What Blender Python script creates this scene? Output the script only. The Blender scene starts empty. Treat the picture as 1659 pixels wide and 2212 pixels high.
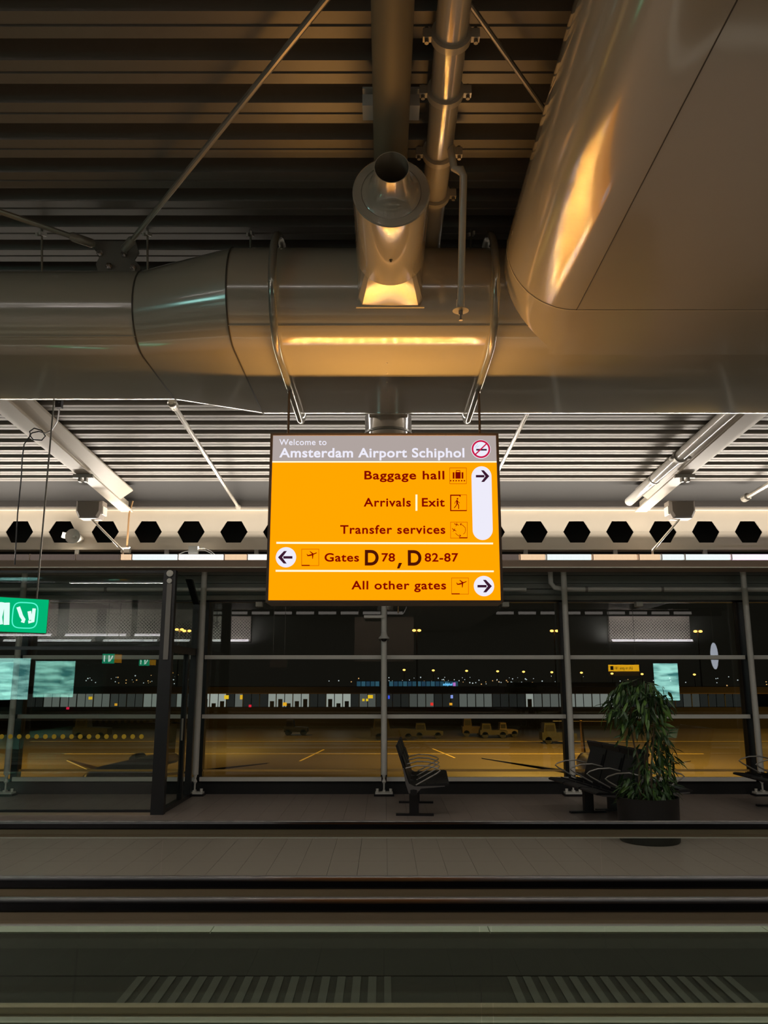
import bpy, bmesh, math, random
from mathutils import Vector, Matrix
random.seed(7)
R = math.radians
S = bpy.context.scene
C = bpy.context.collection

# ------------------------------------------------------------------ camera
CAMZ = 1.675                      # eye height of the photographer
F = 1750.0                        # focal length in pixels of the 1659 x 2212 frame
PITCH = math.atan(365.0 / F)
W_, H_ = 1659.0, 2212.0
cd = bpy.data.cameras.new('camera')
cam = bpy.data.objects.new('camera', cd); C.objects.link(cam)
cam.location = (0, 0, CAMZ)
cam.rotation_euler = (math.pi / 2 + PITCH, 0, 0)
cd.sensor_fit = 'VERTICAL'; cd.sensor_height = 36.0; cd.lens = 36.0 * F / H_
cd.clip_start = 0.05; cd.clip_end = 3000
S.camera = cam
SP, CP = math.sin(PITCH), math.cos(PITCH)
def den(v): return F * CP - (H_ / 2 - v) * SP
def tz(v): return (F * SP + (H_ / 2 - v) * CP) / den(v)       # slope of the sight line at image height v
def at(u, v, Y):                                              # point of the place at depth Y seen at (u, v)
    return Vector(((u - W_ / 2) / den(v) * Y, Y, CAMZ + tz(v) * Y))

# ------------------------------------------------------------------ world and exposure
S.view_settings.view_transform = 'Standard'
S.view_settings.look = 'None'
S.view_settings.gamma = 1.0
S.view_settings.exposure = 0.0
S.view_settings.use_curve_mapping = False
S.render.film_transparent = False
S.cycles.use_denoising = True
S.cycles.transparent_max_bounces = 32
S.cycles.max_bounces = 8
S.cycles.sample_clamp_indirect = 6.0
wd = bpy.data.worlds.new('night_sky'); S.world = wd; wd.use_nodes = True
wd.node_tree.nodes['Background'].inputs[0].default_value = (0.55, 0.5, 0.36, 1)
wd.node_tree.nodes['Background'].inputs[1].default_value = 0.010

# ------------------------------------------------------------------ lights (lamps of the place and added fill lights)
def area(name, loc, direction, sx, sy, power, col):
    l = bpy.data.lights.new(name, 'AREA'); l.shape = 'RECTANGLE'; l.size = sx; l.size_y = sy
    l.energy = power; l.color = col
    o = bpy.data.objects.new(name, l); C.objects.link(o); o.location = loc
    o.rotation_euler = Vector(direction).to_track_quat('-Z', 'Y').to_euler()
    return o
def point(name, loc, power, col, rad=0.0):
    l = bpy.data.lights.new(name, 'POINT'); l.energy = power; l.color = col; l.shadow_soft_size = rad
    o = bpy.data.objects.new(name, l); C.objects.link(o); o.location = loc
    return o
def spot(name, loc, direction, ang, blend, power, col, rad=0.0):
    l = bpy.data.lights.new(name, 'SPOT'); l.energy = power; l.color = col; l.shadow_soft_size = rad
    l.spot_size = R(ang); l.spot_blend = blend
    o = bpy.data.objects.new(name, l); C.objects.link(o); o.location = loc
    o.rotation_euler = Vector(direction).to_track_quat('-Z', 'Y').to_euler()
    return o
WARM = (1.0, 0.90, 0.78)
# fluorescent uplights lying in the trough in front of the castellated beam
area('trough_uplight', (0, 11.24, CAMZ + 1.83), (0, -0.75, 1), 17.0, 0.06, 310, WARM)
# lit opposite side of the hall (seen in the window glass as reflections)
for (x, l, p) in ((10.85, 3.5, 110), (-12.6, 6.0, 190), (-6.4, 1.8, 50)):
    area('hall_fluorescent', (x, -7.6, CAMZ + 1.72), (0, -0.45, 1), l, 0.05, p, (1, 0.93, 0.9))
area('hall_fill_line', (0, -1.2, CAMZ + 2.74), (0, 0, -1), 18, 0.06, 170, (1, 0.94, 0.88))  # added fill light above the camera, out of view, for ambient light
area('added_fill_luminaire', (0, 6.75, CAMZ + 2.62), (0, 0, -1), 17, 0.10, 130, (1, 0.95, 0.90))  # added fill light out of sight behind the duct, brightens the floor
# added unseen spots just in front of the sign face, strengthening its glow
SY = 5.10
for i in range(17):
    for j in range(5):
        spot('sign_boost_spot', (-0.64 + 0.08 * i, SY - 0.03, CAMZ + 0.92 + 0.13 * j), (0, -0.5, 1), 158, 0.8, 0.50, (1.0, 0.52, 0.13))
# sodium floodlights over the apron
for (x, y, p) in ((-36, 62, 52000), (-18, 100, 8000), (12, 74, 32000), (26, 66, 34000), (52, 100, 14000), (-62, 70, 26000)):
    spot('apron_floodlight', (x, y, 11.0), (0, 0.1, -1), 140, 0.5, p, (1.0, 0.56, 0.10), 0.3)

# ------------------------------------------------------------------ materials
def lin(c): return c / 12.92 if c <= 0.04045 else ((c + 0.055) / 1.055) ** 2.4
def rgb(r, g, b): return (lin(r / 255), lin(g / 255), lin(b / 255), 1)
MATS = {}
def mat(name, col, rough=0.5, metal=0.0, spec=0.5, noise=0.0, nscale=6.0, bump=0.0, coat=0.0, stretch=None):
    if name in MATS: return MATS[name]
    m = bpy.data.materials.new(name); m.use_nodes = True; nt = m.node_tree
    b = nt.nodes['Principled BSDF']
    b.inputs['Base Color'].default_value = col
    b.inputs['Roughness'].default_value = rough
    b.inputs['Metallic'].default_value = metal
    b.inputs['Specular IOR Level'].default_value = spec
    b.inputs['Coat Weight'].default_value = coat
    b.inputs['Coat Roughness'].default_value = 0.07
    if coat: b.inputs['IOR'].default_value = 2.1; b.inputs['Coat IOR'].default_value = 1.8
    if noise or bump:
        tc = nt.nodes.new('ShaderNodeTexCoord'); n = nt.nodes.new('ShaderNodeTexNoise')
        n.inputs['Scale'].default_value = nscale; n.inputs['Detail'].default_value = 5
        if stretch:
            mp = nt.nodes.new('ShaderNodeMapping'); mp.inputs['Scale'].default_value = stretch
            nt.links.new(tc.outputs['Object'], mp.inputs[0]); nt.links.new(mp.outputs[0], n.inputs['Vector'])
        else: nt.links.new(tc.outputs['Object'], n.inputs['Vector'])
        if noise:
            mx = nt.nodes.new('ShaderNodeMix'); mx.data_type = 'RGBA'
            a = [c * (1 - noise) for c in col[:3]] + [1]; d = [min(1, c * (1 + noise)) for c in col[:3]] + [1]
            mx.inputs[6].default_value = a; mx.inputs[7].default_value = d
            nt.links.new(n.outputs['Fac'], mx.inputs[0]); nt.links.new(mx.outputs[2], b.inputs['Base Color'])
        if bump:
            bp = nt.nodes.new('ShaderNodeBump'); bp.inputs['Strength'].default_value = bump; bp.inputs['Distance'].default_value = 0.01
            nt.links.new(n.outputs['Fac'], bp.inputs['Height']); nt.links.new(bp.outputs[0], b.inputs['Normal'])
    MATS[name] = m; return m
def emit(name, col, strength=1.0, sample=True):
    if name in MATS: return MATS[name]
    m = bpy.data.materials.new(name); m.use_nodes = True; nt = m.node_tree
    nt.nodes.remove(nt.nodes['Principled BSDF'])
    e = nt.nodes.new('ShaderNodeEmission'); e.inputs[0].default_value = col; e.inputs[1].default_value = strength
    nt.links.new(e.outputs[0], nt.nodes['Material Output'].inputs[0])
    if not sample: m.cycles.emission_sampling = 'NONE'
    MATS[name] = m; return m
def glass(name, tint, fac, rough=0.0):
    if name in MATS: return MATS[name]
    m = bpy.data.materials.new(name); m.use_nodes = True; nt = m.node_tree
    nt.nodes.remove(nt.nodes['Principled BSDF'])
    t = nt.nodes.new('ShaderNodeBsdfTransparent'); t.inputs[0].default_value = tint
    g = nt.nodes.new('ShaderNodeBsdfGlossy'); g.inputs['Roughness'].default_value = rough
    mx = nt.nodes.new('ShaderNodeMixShader')
    mx.inputs[0].default_value = fac
    nt.links.new(t.outputs[0], mx.inputs[1]); nt.links.new(g.outputs[0], mx.inputs[2])
    nt.links.new(mx.outputs[0], nt.nodes['Material Output'].inputs[0])
    MATS[name] = m; return m
M_duct = mat('duct_paint', rgb(222, 212, 192), 0.16, 0.0, 0.5, coat=1.0, noise=0.04, nscale=3, bump=0.03)
M_duct_plain = mat('duct_paint_plain', rgb(222, 212, 192), 0.2, 0.0, 0.8)
M_seam = mat('duct_seam', rgb(95, 88, 76), 0.5)
M_deck = mat('roof_deck_metal', rgb(130, 125, 118), 0.40, 0.25, noise=0.06, nscale=20)
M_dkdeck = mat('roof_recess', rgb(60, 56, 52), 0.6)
M_steel = mat('white_steel', rgb(200, 190, 174), 0.4, noise=0.03)
M_white = mat('white_paint', rgb(222, 220, 212), 0.35)
M_rod = mat('tie_rod_steel', rgb(190, 184, 172), 0.25, 0.5)
M_galv = mat('galvanised', rgb(150, 146, 138), 0.35, 0.35)
M_chrome = mat('chrome', rgb(215, 215, 215), 0.08, 1.0)
M_frame = mat('sign_frame', rgb(112, 96, 82), 0.45, 0.2)
M_black = mat('black_metal', rgb(18, 17, 20), 0.35)
M_rubber = mat('black_rubber', rgb(8, 7, 9), 0.30, spec=0.18)
M_grey = mat('grey_box', rgb(140, 136, 130), 0.5)
M_trough = mat('trough_housing', rgb(170, 150, 134), 0.5, 0.2)
M_wallp = mat('wall_panel', rgb(128, 130, 122), 0.55, noise=0.05)
M_tile = mat('floor_tile', rgb(158, 145, 134), 0.32, noise=0.07, nscale=9)
M_tile2 = mat('floor_joint', rgb(70, 64, 58), 0.8)
M_alu = mat('aluminium', rgb(176, 160, 138), 0.3, 0.75)
M_aluw = mat('aluminium_pale', rgb(238, 238, 226), 0.45, 0.05)
M_darkfl = mat('dark_matting', rgb(28, 26, 20), 0.85, noise=0.2, nscale=80)
M_slat = mat('grille_slat', rgb(70, 69, 64), 0.5, 0.1, noise=0.15, nscale=4)
M_slat2 = mat('grille_slat_worn', rgb(60, 58, 53), 0.5, 0.1)
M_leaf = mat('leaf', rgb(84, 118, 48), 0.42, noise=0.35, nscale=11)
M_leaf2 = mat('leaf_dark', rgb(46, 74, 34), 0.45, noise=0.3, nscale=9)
M_bark = mat('bark', rgb(96, 82, 60), 0.8, noise=0.3, nscale=30)
M_soil = mat('soil', rgb(52, 42, 32), 0.95, noise=0.4, nscale=40)
M_pot = mat('pot_black', rgb(20, 20, 20), 0.45)
M_seat = mat('seat_black', rgb(24, 23, 24), 0.4, noise=0.1, nscale=40)
M_seatm = mat('seat_casting', rgb(120, 118, 118), 0.35, 0.7)
M_orange = emit('sign_orange', (1.30, 0.385, 0.0, 1), 1.0)
M_swhite = emit('sign_white', rgb(238, 236, 250), 1.0)
M_sline = emit('sign_line', rgb(255, 247, 214), 1.05)
M_shead = emit('sign_header', rgb(176, 164, 160), 1.0)
M_sred = emit('sign_dark_red', rgb(128, 8, 0), 1.0)
M_sbrown = emit('sign_brown', rgb(74, 20, 4), 1.0)
M_sdark = emit('sign_arrow_dark', rgb(58, 24, 48), 1.0)
M_sprohib = emit('sign_prohibition_red', rgb(200, 20, 70), 1.0)
M_sthin = emit('sign_thin_line', rgb(190, 92, 0), 1.0)
M_smoke = emit('sign_smoke', rgb(170, 200, 222), 1.0)
M_win = glass('window_glass', (0.93, 0.95, 0.93, 1), 0.085)
M_part = glass('partition_glass', (0.90, 0.93, 0.91, 1), 0.05)
M_bal = glass('balustrade_glass', (0.93, 0.96, 0.93, 1), 0.035)

# ------------------------------------------------------------------ mesh helpers
class MB:
    def __init__(s): s.v = []; s.f = []
    def add(s, vs, fs):
        n = len(s.v); s.v += [tuple(p) for p in vs]; s.f += [tuple(i + n for i in f) for f in fs]; return s
    def box(s, x0, x1, y0, y1, z0, z1):
        v = [(x, y, z) for z in (z0, z1) for y in (y0, y1) for x in (x0, x1)]
        return s.add(v, [(0, 2, 3, 1), (4, 5, 7, 6), (0, 1, 5, 4), (2, 6, 7, 3), (0, 4, 6, 2), (1, 3, 7, 5)])
    def obox(s, c, size, m):                       # oriented box, m = 3x3 Matrix
        n = len(s.v); t = MB().box(-size[0]/2, size[0]/2, -size[1]/2, size[1]/2, -size[2]/2, size[2]/2)
        return s.add([Vector(c) + m @ Vector(p) for p in t.v], t.f)
    def sweep(s, pts, r, n=10, cap=True, flat=1.0, closed=False):
        pts = [Vector(p) for p in pts]; rs = r if isinstance(r, (list, tuple)) else [r] * len(pts)
        N = len(pts); rings = []; up = None
        for i, p in enumerate(pts):
            a = pts[(i - 1) % N] if (closed or i > 0) else p
            b = pts[(i + 1) % N] if (closed or i < N - 1) else p
            d = (b - a).normalized()
            if up is None:
                up = Vector((0, 0, 1)) if abs(d.z) < 0.9 else Vector((1, 0, 0))
            sd = d.cross(up).normalized(); up = sd.cross(d).normalized()
            rings.append([p + (sd * math.cos(2*math.pi*k/n) + up * math.sin(2*math.pi*k/n) * flat) * rs[i] for k in range(n)])
        vs = [q for rr in rings for q in rr]; fs = []
        for i in range(N if closed else N - 1):
            j = (i + 1) % N
            for k in range(n):
                l = (k + 1) % n; fs.append((i*n + k, i*n + l, j*n + l, j*n + k))
        if cap and not closed:
            fs.append(tuple(range(n - 1, -1, -1))); fs.append(tuple((N - 1) * n + k for k in range(n)))
        return s.add(vs, fs)
    def cyl(s, a, b, r, n=14, r2=None): return s.sweep([a, b], [r, r if r2 is None else r2], n)
    def lathe(s, prof, origin, axis='z', n=32, cap=False):
        o = Vector(origin); vs = []; fs = []
        for (r, h) in prof:
            for k in range(n):
                a = 2*math.pi*k/n; c, d = r*math.cos(a), r*math.sin(a)
                vs.append(o + (Vector((c, d, h)) if axis == 'z' else Vector((c, h, d)) if axis == 'y' else Vector((h, c, d))))
        for i in range(len(prof) - 1):
            for k in range(n):
                l = (k + 1) % n; fs.append((i*n + k, i*n + l, (i+1)*n + l, (i+1)*n + k))
        if cap:
            fs.append(tuple(range(n))); fs.append(tuple((len(prof)-1)*n + k for k in range(n)))
        return s.add(vs, fs)
    def loft(s, rings, cap=True):
        n = len(rings[0]); vs = [p for r in rings for p in r]; fs = []
        for i in range(len(rings) - 1):
            for k in range(n):
                l = (k + 1) % n; fs.append((i*n + k, i*n + l, (i+1)*n + l, (i+1)*n + k))
        if cap: fs.append(tuple(range(n - 1, -1, -1))); fs.append(tuple((len(rings)-1)*n + k for k in range(n)))
        return s.add(vs, fs)
    def prism_y(s, pts, y0, y1):                   # polygon in xz extruded along y
        n = len(pts)
        vs = [(x, y0, z) for x, z in pts] + [(x, y1, z) for x, z in pts]
        return s.add(vs, [tuple(range(n))[::-1], tuple(range(n, 2*n))] + [(i, (i+1) % n, n + (i+1) % n, n + i) for i in range(n)])
    def prism_x(s, pts, x0, x1):                   # polygon in yz extruded along x
        n = len(pts)
        vs = [(x0, y, z) for y, z in pts] + [(x1, y, z) for y, z in pts]
        return s.add(vs, [tuple(range(n))[::-1], tuple(range(n, 2*n))] + [(i, (i+1) % n, n + (i+1) % n, n + i) for i in range(n)])
    def mesh(s, name, m, smooth=True, ang=35):
        me = bpy.data.meshes.new(name); me.from_pydata(s.v, [], s.f); me.update()
        bm = bmesh.new(); bm.from_mesh(me); bmesh.ops.recalc_face_normals(bm, faces=bm.faces); bm.to_mesh(me); bm.free()
        if smooth:
            me.shade_smooth(); me.set_sharp_from_angle(angle=R(ang))
        if m: me.materials.append(m)
        return me
    def build(s, name, m, parent=None, smooth=True, ang=35, label=None):
        o = bpy.data.objects.new(name, s.mesh(name, m, smooth, ang)); C.objects.link(o)
        if parent: attach(o, parent)
        if label: o['label'] = label
        return o
def world(p):
    if p.parent is None: return p.matrix_basis.copy()
    return world(p.parent) @ p.matrix_parent_inverse @ p.matrix_basis
def attach(o, p):
    o.parent = p
    o.matrix_parent_inverse = world(p).inverted()
def tag(o, label=None, cat=None, group=None, kind=None):
    if label: o['label'] = label
    if cat: o['category'] = cat
    if group: o['group'] = group
    if kind: o['kind'] = kind
    return o
def thing(name, loc, label, cat, group=None, rz=0):
    o = bpy.data.objects.new(name, None); C.objects.link(o); o.empty_display_size = 0.1
    o.location = loc; o.rotation_euler = (0, 0, rz)
    o.matrix_basis = Matrix.Translation(loc) @ Matrix.Rotation(rz, 4, 'Z')
    return tag(o, label, cat, group)
def struct(name, mb, m, smooth=False): return tag(mb.build(name, m, None, smooth), kind='structure')
def inst(name, me, loc=(0, 0, 0), parent=None, rot=None):
    o = bpy.data.objects.new(name, me); C.objects.link(o); o.location = loc
    if rot: o.rotation_euler = rot
    if parent: attach(o, parent)
    return o
def children(o): return [c for c in bpy.data.objects if c.parent == o]
def copy_tree(o, delta, label=None):
    kids = [c for c in children(o)]
    c = o.copy(); C.objects.link(c); c.matrix_basis = delta @ o.matrix_basis
    if label: c['label'] = label
    for k in kids:
        d = k.copy(); C.objects.link(d); d.parent = c
        for g in children(k):
            e = g.copy(); C.objects.link(e); e.parent = d
    return c

# ------------------------------------------------------------------ roof deck
HC = CAMZ + 2.80                     # underside of the ribs
PR = 0.280                           # rib pitch
YB, SL = 5.5, 0.045                  # the roof falls gently beyond the big duct
def roof(y): return HC - max(0.0, y - YB) * SL
def fitpitch(v):                     # depth at which the roof is seen at v
    t = tz(v); y = (HC - CAMZ) / t
    return y if y < YB else (HC - CAMZ + SL * YB) / (t + SL)
Y_edge = fitpitch(565)
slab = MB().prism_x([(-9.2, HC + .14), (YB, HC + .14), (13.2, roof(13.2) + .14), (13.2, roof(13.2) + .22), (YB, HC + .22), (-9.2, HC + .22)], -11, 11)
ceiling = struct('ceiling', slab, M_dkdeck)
# one trapezoid rib: two pale strips with a stiffening groove, sloped webs, dark valley
def rib_profile():
    b, w, hgt = 0.150, 0.030, 0.105
    return [(0, 0), (-.066, 0), (-.070, .007), (-.080, .007), (-.084, 0), (-b, 0), (-b - w, hgt), (-PR + .002, hgt), (-PR + .002, hgt + .012), (-b - w - .008, hgt + .012), (-b + .004, .010), (-.004, .010), (w - .008, hgt + .012), (w, hgt)]
rp = MB().prism_x([(y, z) for y, z in rib_profile()], -10.5, 10.5)
rib_me = rp.mesh('deck_rib', M_deck, False)
n0 = 0
k = -1
stuffrib = MB()
y = Y_edge - PR * 40
while y < 10.62:
    if y > 1.6:
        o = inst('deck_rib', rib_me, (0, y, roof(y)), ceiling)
        if y > YB: o.rotation_euler = (-math.atan(SL), 0, 0)
    elif y > -8.5:
        stuffrib.prism_x([(y + a, HC + b) for a, b in rib_profile()], -10.5, 10.5)
    y += PR
tag(stuffrib.build('deck_ribs_behind', M_deck, ceiling, False), kind='stuff')
# recess, its shade put into the soffit colour, and closing trim before the beam
yl = y - PR + 0.02
struct('trim_1', MB().prism_x([(yl, roof(yl) + .07), (11.36, roof(11.36) + .0), (11.36, roof(11.36) + .1), (yl, roof(yl) + .14)], -10.5, 10.5), mat('soffit_shade', rgb(20, 18, 16), 0.7))
struct('trim_2', MB().box(-10.5, 10.5, 11.36, 11.40, CAMZ + 2.446, roof(11.4) + .1), mat('grey_trim', rgb(92, 87, 84), 0.5))

# ------------------------------------------------------------------ floor
fl = MB().box(-12, 12, -9.2, 13.1, -0.12, -0.012)
floor = struct('floor', fl, M_tile2)
TX, TY = 0.268, 0.60
tile_me = MB().box(0.0015, TX - 0.0015, 0.0015, TY - 0.0015, -0.012, 0).mesh('tile', M_tile, False)
rows = [6.40 + TY * i for i in range(11)]
for i, yy in enumerate(rows):
    nx = 13
    for j in range(-nx, nx):
        inst('tile', tile_me, (j * TX + 0.03, yy, 0), floor)
rest = MB()
for yy in [6.40 + TY * i for i in range(11)]:
    for sx in (-1, 1):
        for j in range(13, 40):
            x = (j if sx > 0 else -j - 1) * TX + 0.03
            rest.box(x + .0015, x + TX - .0015, yy + .0015, yy + TY - .0015, -0.012, 0)
for yy in [-6.0 + 0.6 * i for i in range(13)]:
    for j in range(-30, 30):
        x = j * 0.4
        rest.box(x + .0015, x + .4 - .0015, yy + .0015, yy + .6 - .0015, -0.012, 0)
tag(rest.build('tiles_beyond', M_tile, floor, False), kind='stuff')
# border strip, dark matting and slatted floor grille beside the moving walkway
for i in range(-5, 5):
    x0 = i * 1.9 + 0.72
    MB().box(x0 + .004, x0 + 1.896, 5.97, 6.23, -0.012, 0.006).build('border_strip', M_aluw, floor, False)
MB().box(-10, 10, 6.26, 6.30, -0.012, 0.010).build('edge_profile', M_chrome, floor, False)
MB().box(-10, 10, 5.16, 5.95, -0.012, 0.0).build('matting', M_darkfl, floor, False)
MB().box(-10, 10, 4.60, 5.155, -0.012, -0.006).build('grille_tray', M_darkfl, floor, False)
slat_me = MB().box(0, 0.046, 4.62, 5.13, -0.006, 0.004).mesh('grille_slat', M_slat, False)
slat_me2 = MB().box(0, 0.040, 4.62, 5.13, -0.006, 0.004).mesh('grille_slat', M_slat2, False)
for i in range(-16, 23):
    if 0 < i < 8: continue
    inst('grille_slat', slat_me if i % 5 else slat_me2, (i * 0.089, 0, 0), floor)

# ------------------------------------------------------------------ facade: wall, windows, posts
YW = 12.90
xs = [-8.49, -5.66, -2.83, 0.0, 2.83, 5.66, 8.49]
wall = struct('wall_back', MB().box(-11, 11, 13.0, 13.15, 2.93, roof(13) + .15), mat('wall_core', rgb(70, 72, 66), 0.7))
for z0, z1, yy in ((2.935, 3.01, 12.90), (3.02, 3.11, 12.95), (3.12, 3.20, 12.93), (3.21, 3.33, 12.96), (3.34, 3.50, 12.96), (3.51, 3.72, 12.96)):
    MB().box(-11, 11, yy, 13.0, z0, z1).build('panel', M_wallp, wall, False)
struct('baseboard_back', MB().box(-11, 11, 12.86, 13.1, -0.01, 0.17), mat('black_sill', rgb(16, 15, 16), 0.6))
for i in range(6):
    a, b = xs[i], xs[i + 1]
    w = struct('window_%d' % (i + 1), MB().box(a - .05, a + .05, 12.93, 13.08, 0.17, 2.93).box(b - .049, b - .001 + .0, 12.94, 13.07, 0.17, 2.93).box(a, b, 12.93, 13.08, 0.17, 0.20).box(a, b, 12.93, 13.08, 2.905, 2.93), M_black)
    zz = [0.20, 1.14, 2.04, 2.905]
    for k in range(3):
        MB().box(a + .05, b - .05, 12.985, 13.0, zz[k], zz[k + 1]).build('pane', M_win, w, False)
        if k: MB().box(a + .05, b - .05, 12.96, 13.03, zz[k] - .02, zz[k] + .02).build('glazing_bar', M_black, w, False)
    # white transom tubes in front of the glass
    for z in (2.037, 1.142, 0.222):
        MB().box(a + .04, b - .04, 12.80, 12.85, z - .030, z + .030).build('transom', M_white, w, False)
    MB().box(a + .02, b - .02, 12.985, 13.03, 0.315, 0.345).build('sill_rail', mat('sill_brass', rgb(240, 190, 110), 0.5), w, False)
pos = {-8.49: 'beyond the far left of the glazed screen', -5.66: 'blurred at the left edge behind the green exit sign', -2.83: 'beside the glazed door screen', 0.0: 'with the dome camera, below the sign',
       2.83: 'between the two benches behind the plant', 5.66: 'at the far right beyond the plant', 8.49: 'beyond the right edge'}
for x in xs[1:6]:
    t = thing('facade_post', (x, 12.70, 0), 'white round facade post ' + pos[x], 'post', 'white posts along the window wall')
    MB().cyl((x, 12.70, 0.30), (x, 12.70, 3.36), 0.045, 18).build('shaft', M_white, t)
    MB().sweep([(x, 12.70, 0.30), (x, 12.70, 0.24), (x, 12.70, 0.20), (x, 12.70, 0.17), (x, 12.70, 0.06)], [0.030, 0.016, 0.034, 0.014, 0.013], 12).build('pin', M_white, t)
    MB().box(x - .13, x + .13, 12.62, 12.78, 0.03, 0.055).box(x - .02, x + .02, 12.66, 12.74, .055, .08).build('base_plate', M_white, t, False)
    for s in (-1, 1):
        MB().cyl((x + s * .10, 12.70, .055), (x + s * .10, 12.70, .10), 0.022, 8).build('anchor_bolt', M_white, t)
    MB().box(x - .15, x + .15, 12.60, 12.80, 0, 0.03).build('pad', M_black, t, False)
# facade pipe with elbow
t = thing('ceiling_pipe', (2.6, 12.70, 3.08), 'pale pipe running level above the window heads', 'pipe')
z = CAMZ + tz(1272) * 12.72
MB().sweep([(-11, 12.80, z), (2.25, 12.80, z)], 0.032, 12).build('straight_length', M_white, t)
MB().sweep([(11, 12.80, z - .0), (2.85, 12.80, z), (2.70, 12.80, z + .03), (2.64, 12.78, z + .10), (2.64, 12.78, z + .32)], 0.040, 12).build('elbow_length', M_white, t)
for x in (-6.2, -4.4, -1.6, 3.2, 4.4, 6.1):
    MB().sweep([(x - .02, 12.80, z), (x + .02, 12.80, z)], 0.046, 12).build('clamp', M_grey, t)
for u, lab in ((560, 'to the left below the sign'), (1092, 'just right of the sign'), (1380, 'above the potted plant')):
    p = at(u, 1307, 12.85)
    t = thing('ceiling_detector', p, 'small white detector box under the window head ' + lab, 'detector', 'detector boxes at the window head')
    MB().box(p.x - .05, p.x + .05, 12.80, 12.93, p.z - .025, p.z + .045).build('housing', M_white, t, False)
    MB().box(p.x - .035, p.x + .035, 12.81, 12.90, p.z - .035, p.z - .025).build('lens', M_grey, t, False)

# ------------------------------------------------------------------ castellated beam
BY = 11.5; ZT, ZBm = CAMZ + 2.444, CAMZ + 1.832; HP = 0.6185
zc = CAMZ + tz(1149) * BY; hh = 0.158; hw = 0.198; hq = 0.105
t = thing('castellated_beam', (0, BY, ZBm), 'long cream castellated steel beam with a row of hexagonal openings', 'beam')
up, lo = MB(), MB()
for i in range(-17, 17):
    c = (i + .5) * HP; a, b = c - HP / 2, c + HP / 2
    up.prism_y([(a, zc), (c - hw, zc), (c - hq, zc + hh), (c - hq, ZT - .03), (a, ZT - .03)], BY - .008, BY + .008)
    up.prism_y([(c - hq, zc + hh), (c + hq, zc + hh), (c + hq, ZT - .03), (c - hq, ZT - .03)], BY - .008, BY + .008)
    up.prism_y([(b, zc), (b, ZT - .03), (c + hq, ZT - .03), (c + hq, zc + hh), (c + hw, zc)], BY - .008, BY + .008)
    lo.prism_y([(a, zc - .002), (a, ZBm + .03), (c - hq, ZBm + .03), (c - hq, zc - hh), (c - hw, zc - .002)], BY - .008, BY + .008)
    lo.prism_y([(c - hq, zc - hh), (c - hq, ZBm + .03), (c + hq, ZBm + .03), (c + hq, zc - hh)], BY - .008, BY + .008)
    lo.prism_y([(b, zc - .002), (c + hw, zc - .002), (c + hq, zc - hh), (c + hq, ZBm + .03), (b, ZBm + .03)], BY - .008, BY + .008)
up.build('upper_web', M_steel, t, False); lo.build('lower_web', M_steel, t, False)
MB().box(-10.5, 10.5, BY - .09, BY + .09, ZT - .03, ZT).build('top_flange', M_steel, t, False)
MB().box(-10.5, 10.5, BY - .09, BY + .09, ZBm, ZBm + .03).build('bottom_flange', M_steel, t, False)
# backing so the hexagons look into a dark roof void
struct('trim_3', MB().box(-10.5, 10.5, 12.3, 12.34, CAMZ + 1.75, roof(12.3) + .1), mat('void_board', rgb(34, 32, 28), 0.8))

# ------------------------------------------------------------------ trough with fluorescent fittings
TYc = 11.22
z0, z1, z2 = CAMZ + tz(1224) * 11.12, CAMZ + tz(1209) * 11.12, CAMZ + tz(1197) * 11.12
t = thing('light_trough', (0, TYc, z0), 'long grey metal light trough hung below the castellated beam', 'light trough')
MB().prism_x([(11.12, z1 - .004), (11.12, z1 - .012), (11.16, z0), (11.60, z0 - .01), (11.60, z0 + .012), (11.60, z1 + .0), (11.58, z1), (11.58, z0 + .012), (11.17, z0 + .02), (11.13, z1 - .004)], -10.5, 10.5).build('housing', M_trough, t, False)
MB().box(-10.5, 10.5, 11.14, 11.17, z0 - .012, z0).build('lower_lip', M_aluw, t, False)
for x in [i * 1.28 - 9.5 for i in range(16)]:
    MB().box(x - .03, x + .03, 11.42, 11.46, z1 - .06, ZBm).build('hanger_bracket', M_grey, t, False)
perf = None
def tube_mat(name, col, s):
    if name in MATS: return MATS[name]
    m = bpy.data.materials.new(name); m.use_nodes = True; nt = m.node_tree
    nt.nodes.remove(nt.nodes['Principled BSDF'])
    tc = nt.nodes.new('ShaderNodeTexCoord'); mp = nt.nodes.new('ShaderNodeMapping'); mp.inputs['Rotation'].default_value = (0, R(45), 0); mp.inputs['Scale'].default_value = (80, 80, 80)
    ck = nt.nodes.new('ShaderNodeTexChecker'); ck.inputs['Scale'].default_value = 1.0
    ck.inputs[1].default_value = tuple(c for c in col[:3]) + (1,); ck.inputs[2].default_value = tuple(c * .45 for c in col[:3]) + (1,)
    e = nt.nodes.new('ShaderNodeEmission'); e.inputs[1].default_value = s
    nt.links.new(tc.outputs['Object'], mp.inputs[0]); nt.links.new(mp.outputs[0], ck.inputs[0]); nt.links.new(ck.outputs[0], e.inputs[0])
    nt.links.new(e.outputs[0], nt.nodes['Material Output'].inputs[0])
    MATS[name] = m; return m
TC = {'cyan': tube_mat('tube_cyan', (0.85, 1.0, 1.0, 1), 1.5), 'white': tube_mat('tube_white', (1, .97, .9, 1), 1.6), 'orange': tube_mat('tube_orange', (1.0, .66, .42, 1), 1.3),
      'violet': tube_mat('tube_violet', (1.0, .8, 1.0, 1), 1.8), 'dim': tube_mat('tube_dim', (.16, .12, .10, 1), 1.0)}
segs = [(-2.22 - .64 * i, -1.59 - .64 * i, c) for i, c in enumerate(('white', 'white', 'cyan', 'orange', 'dim', 'dim', 'dim', 'dim'))]
segs[0] = (-1.90, -1.59, 'white'); segs.insert(1, (-2.22, -1.91, 'orange'))
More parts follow.
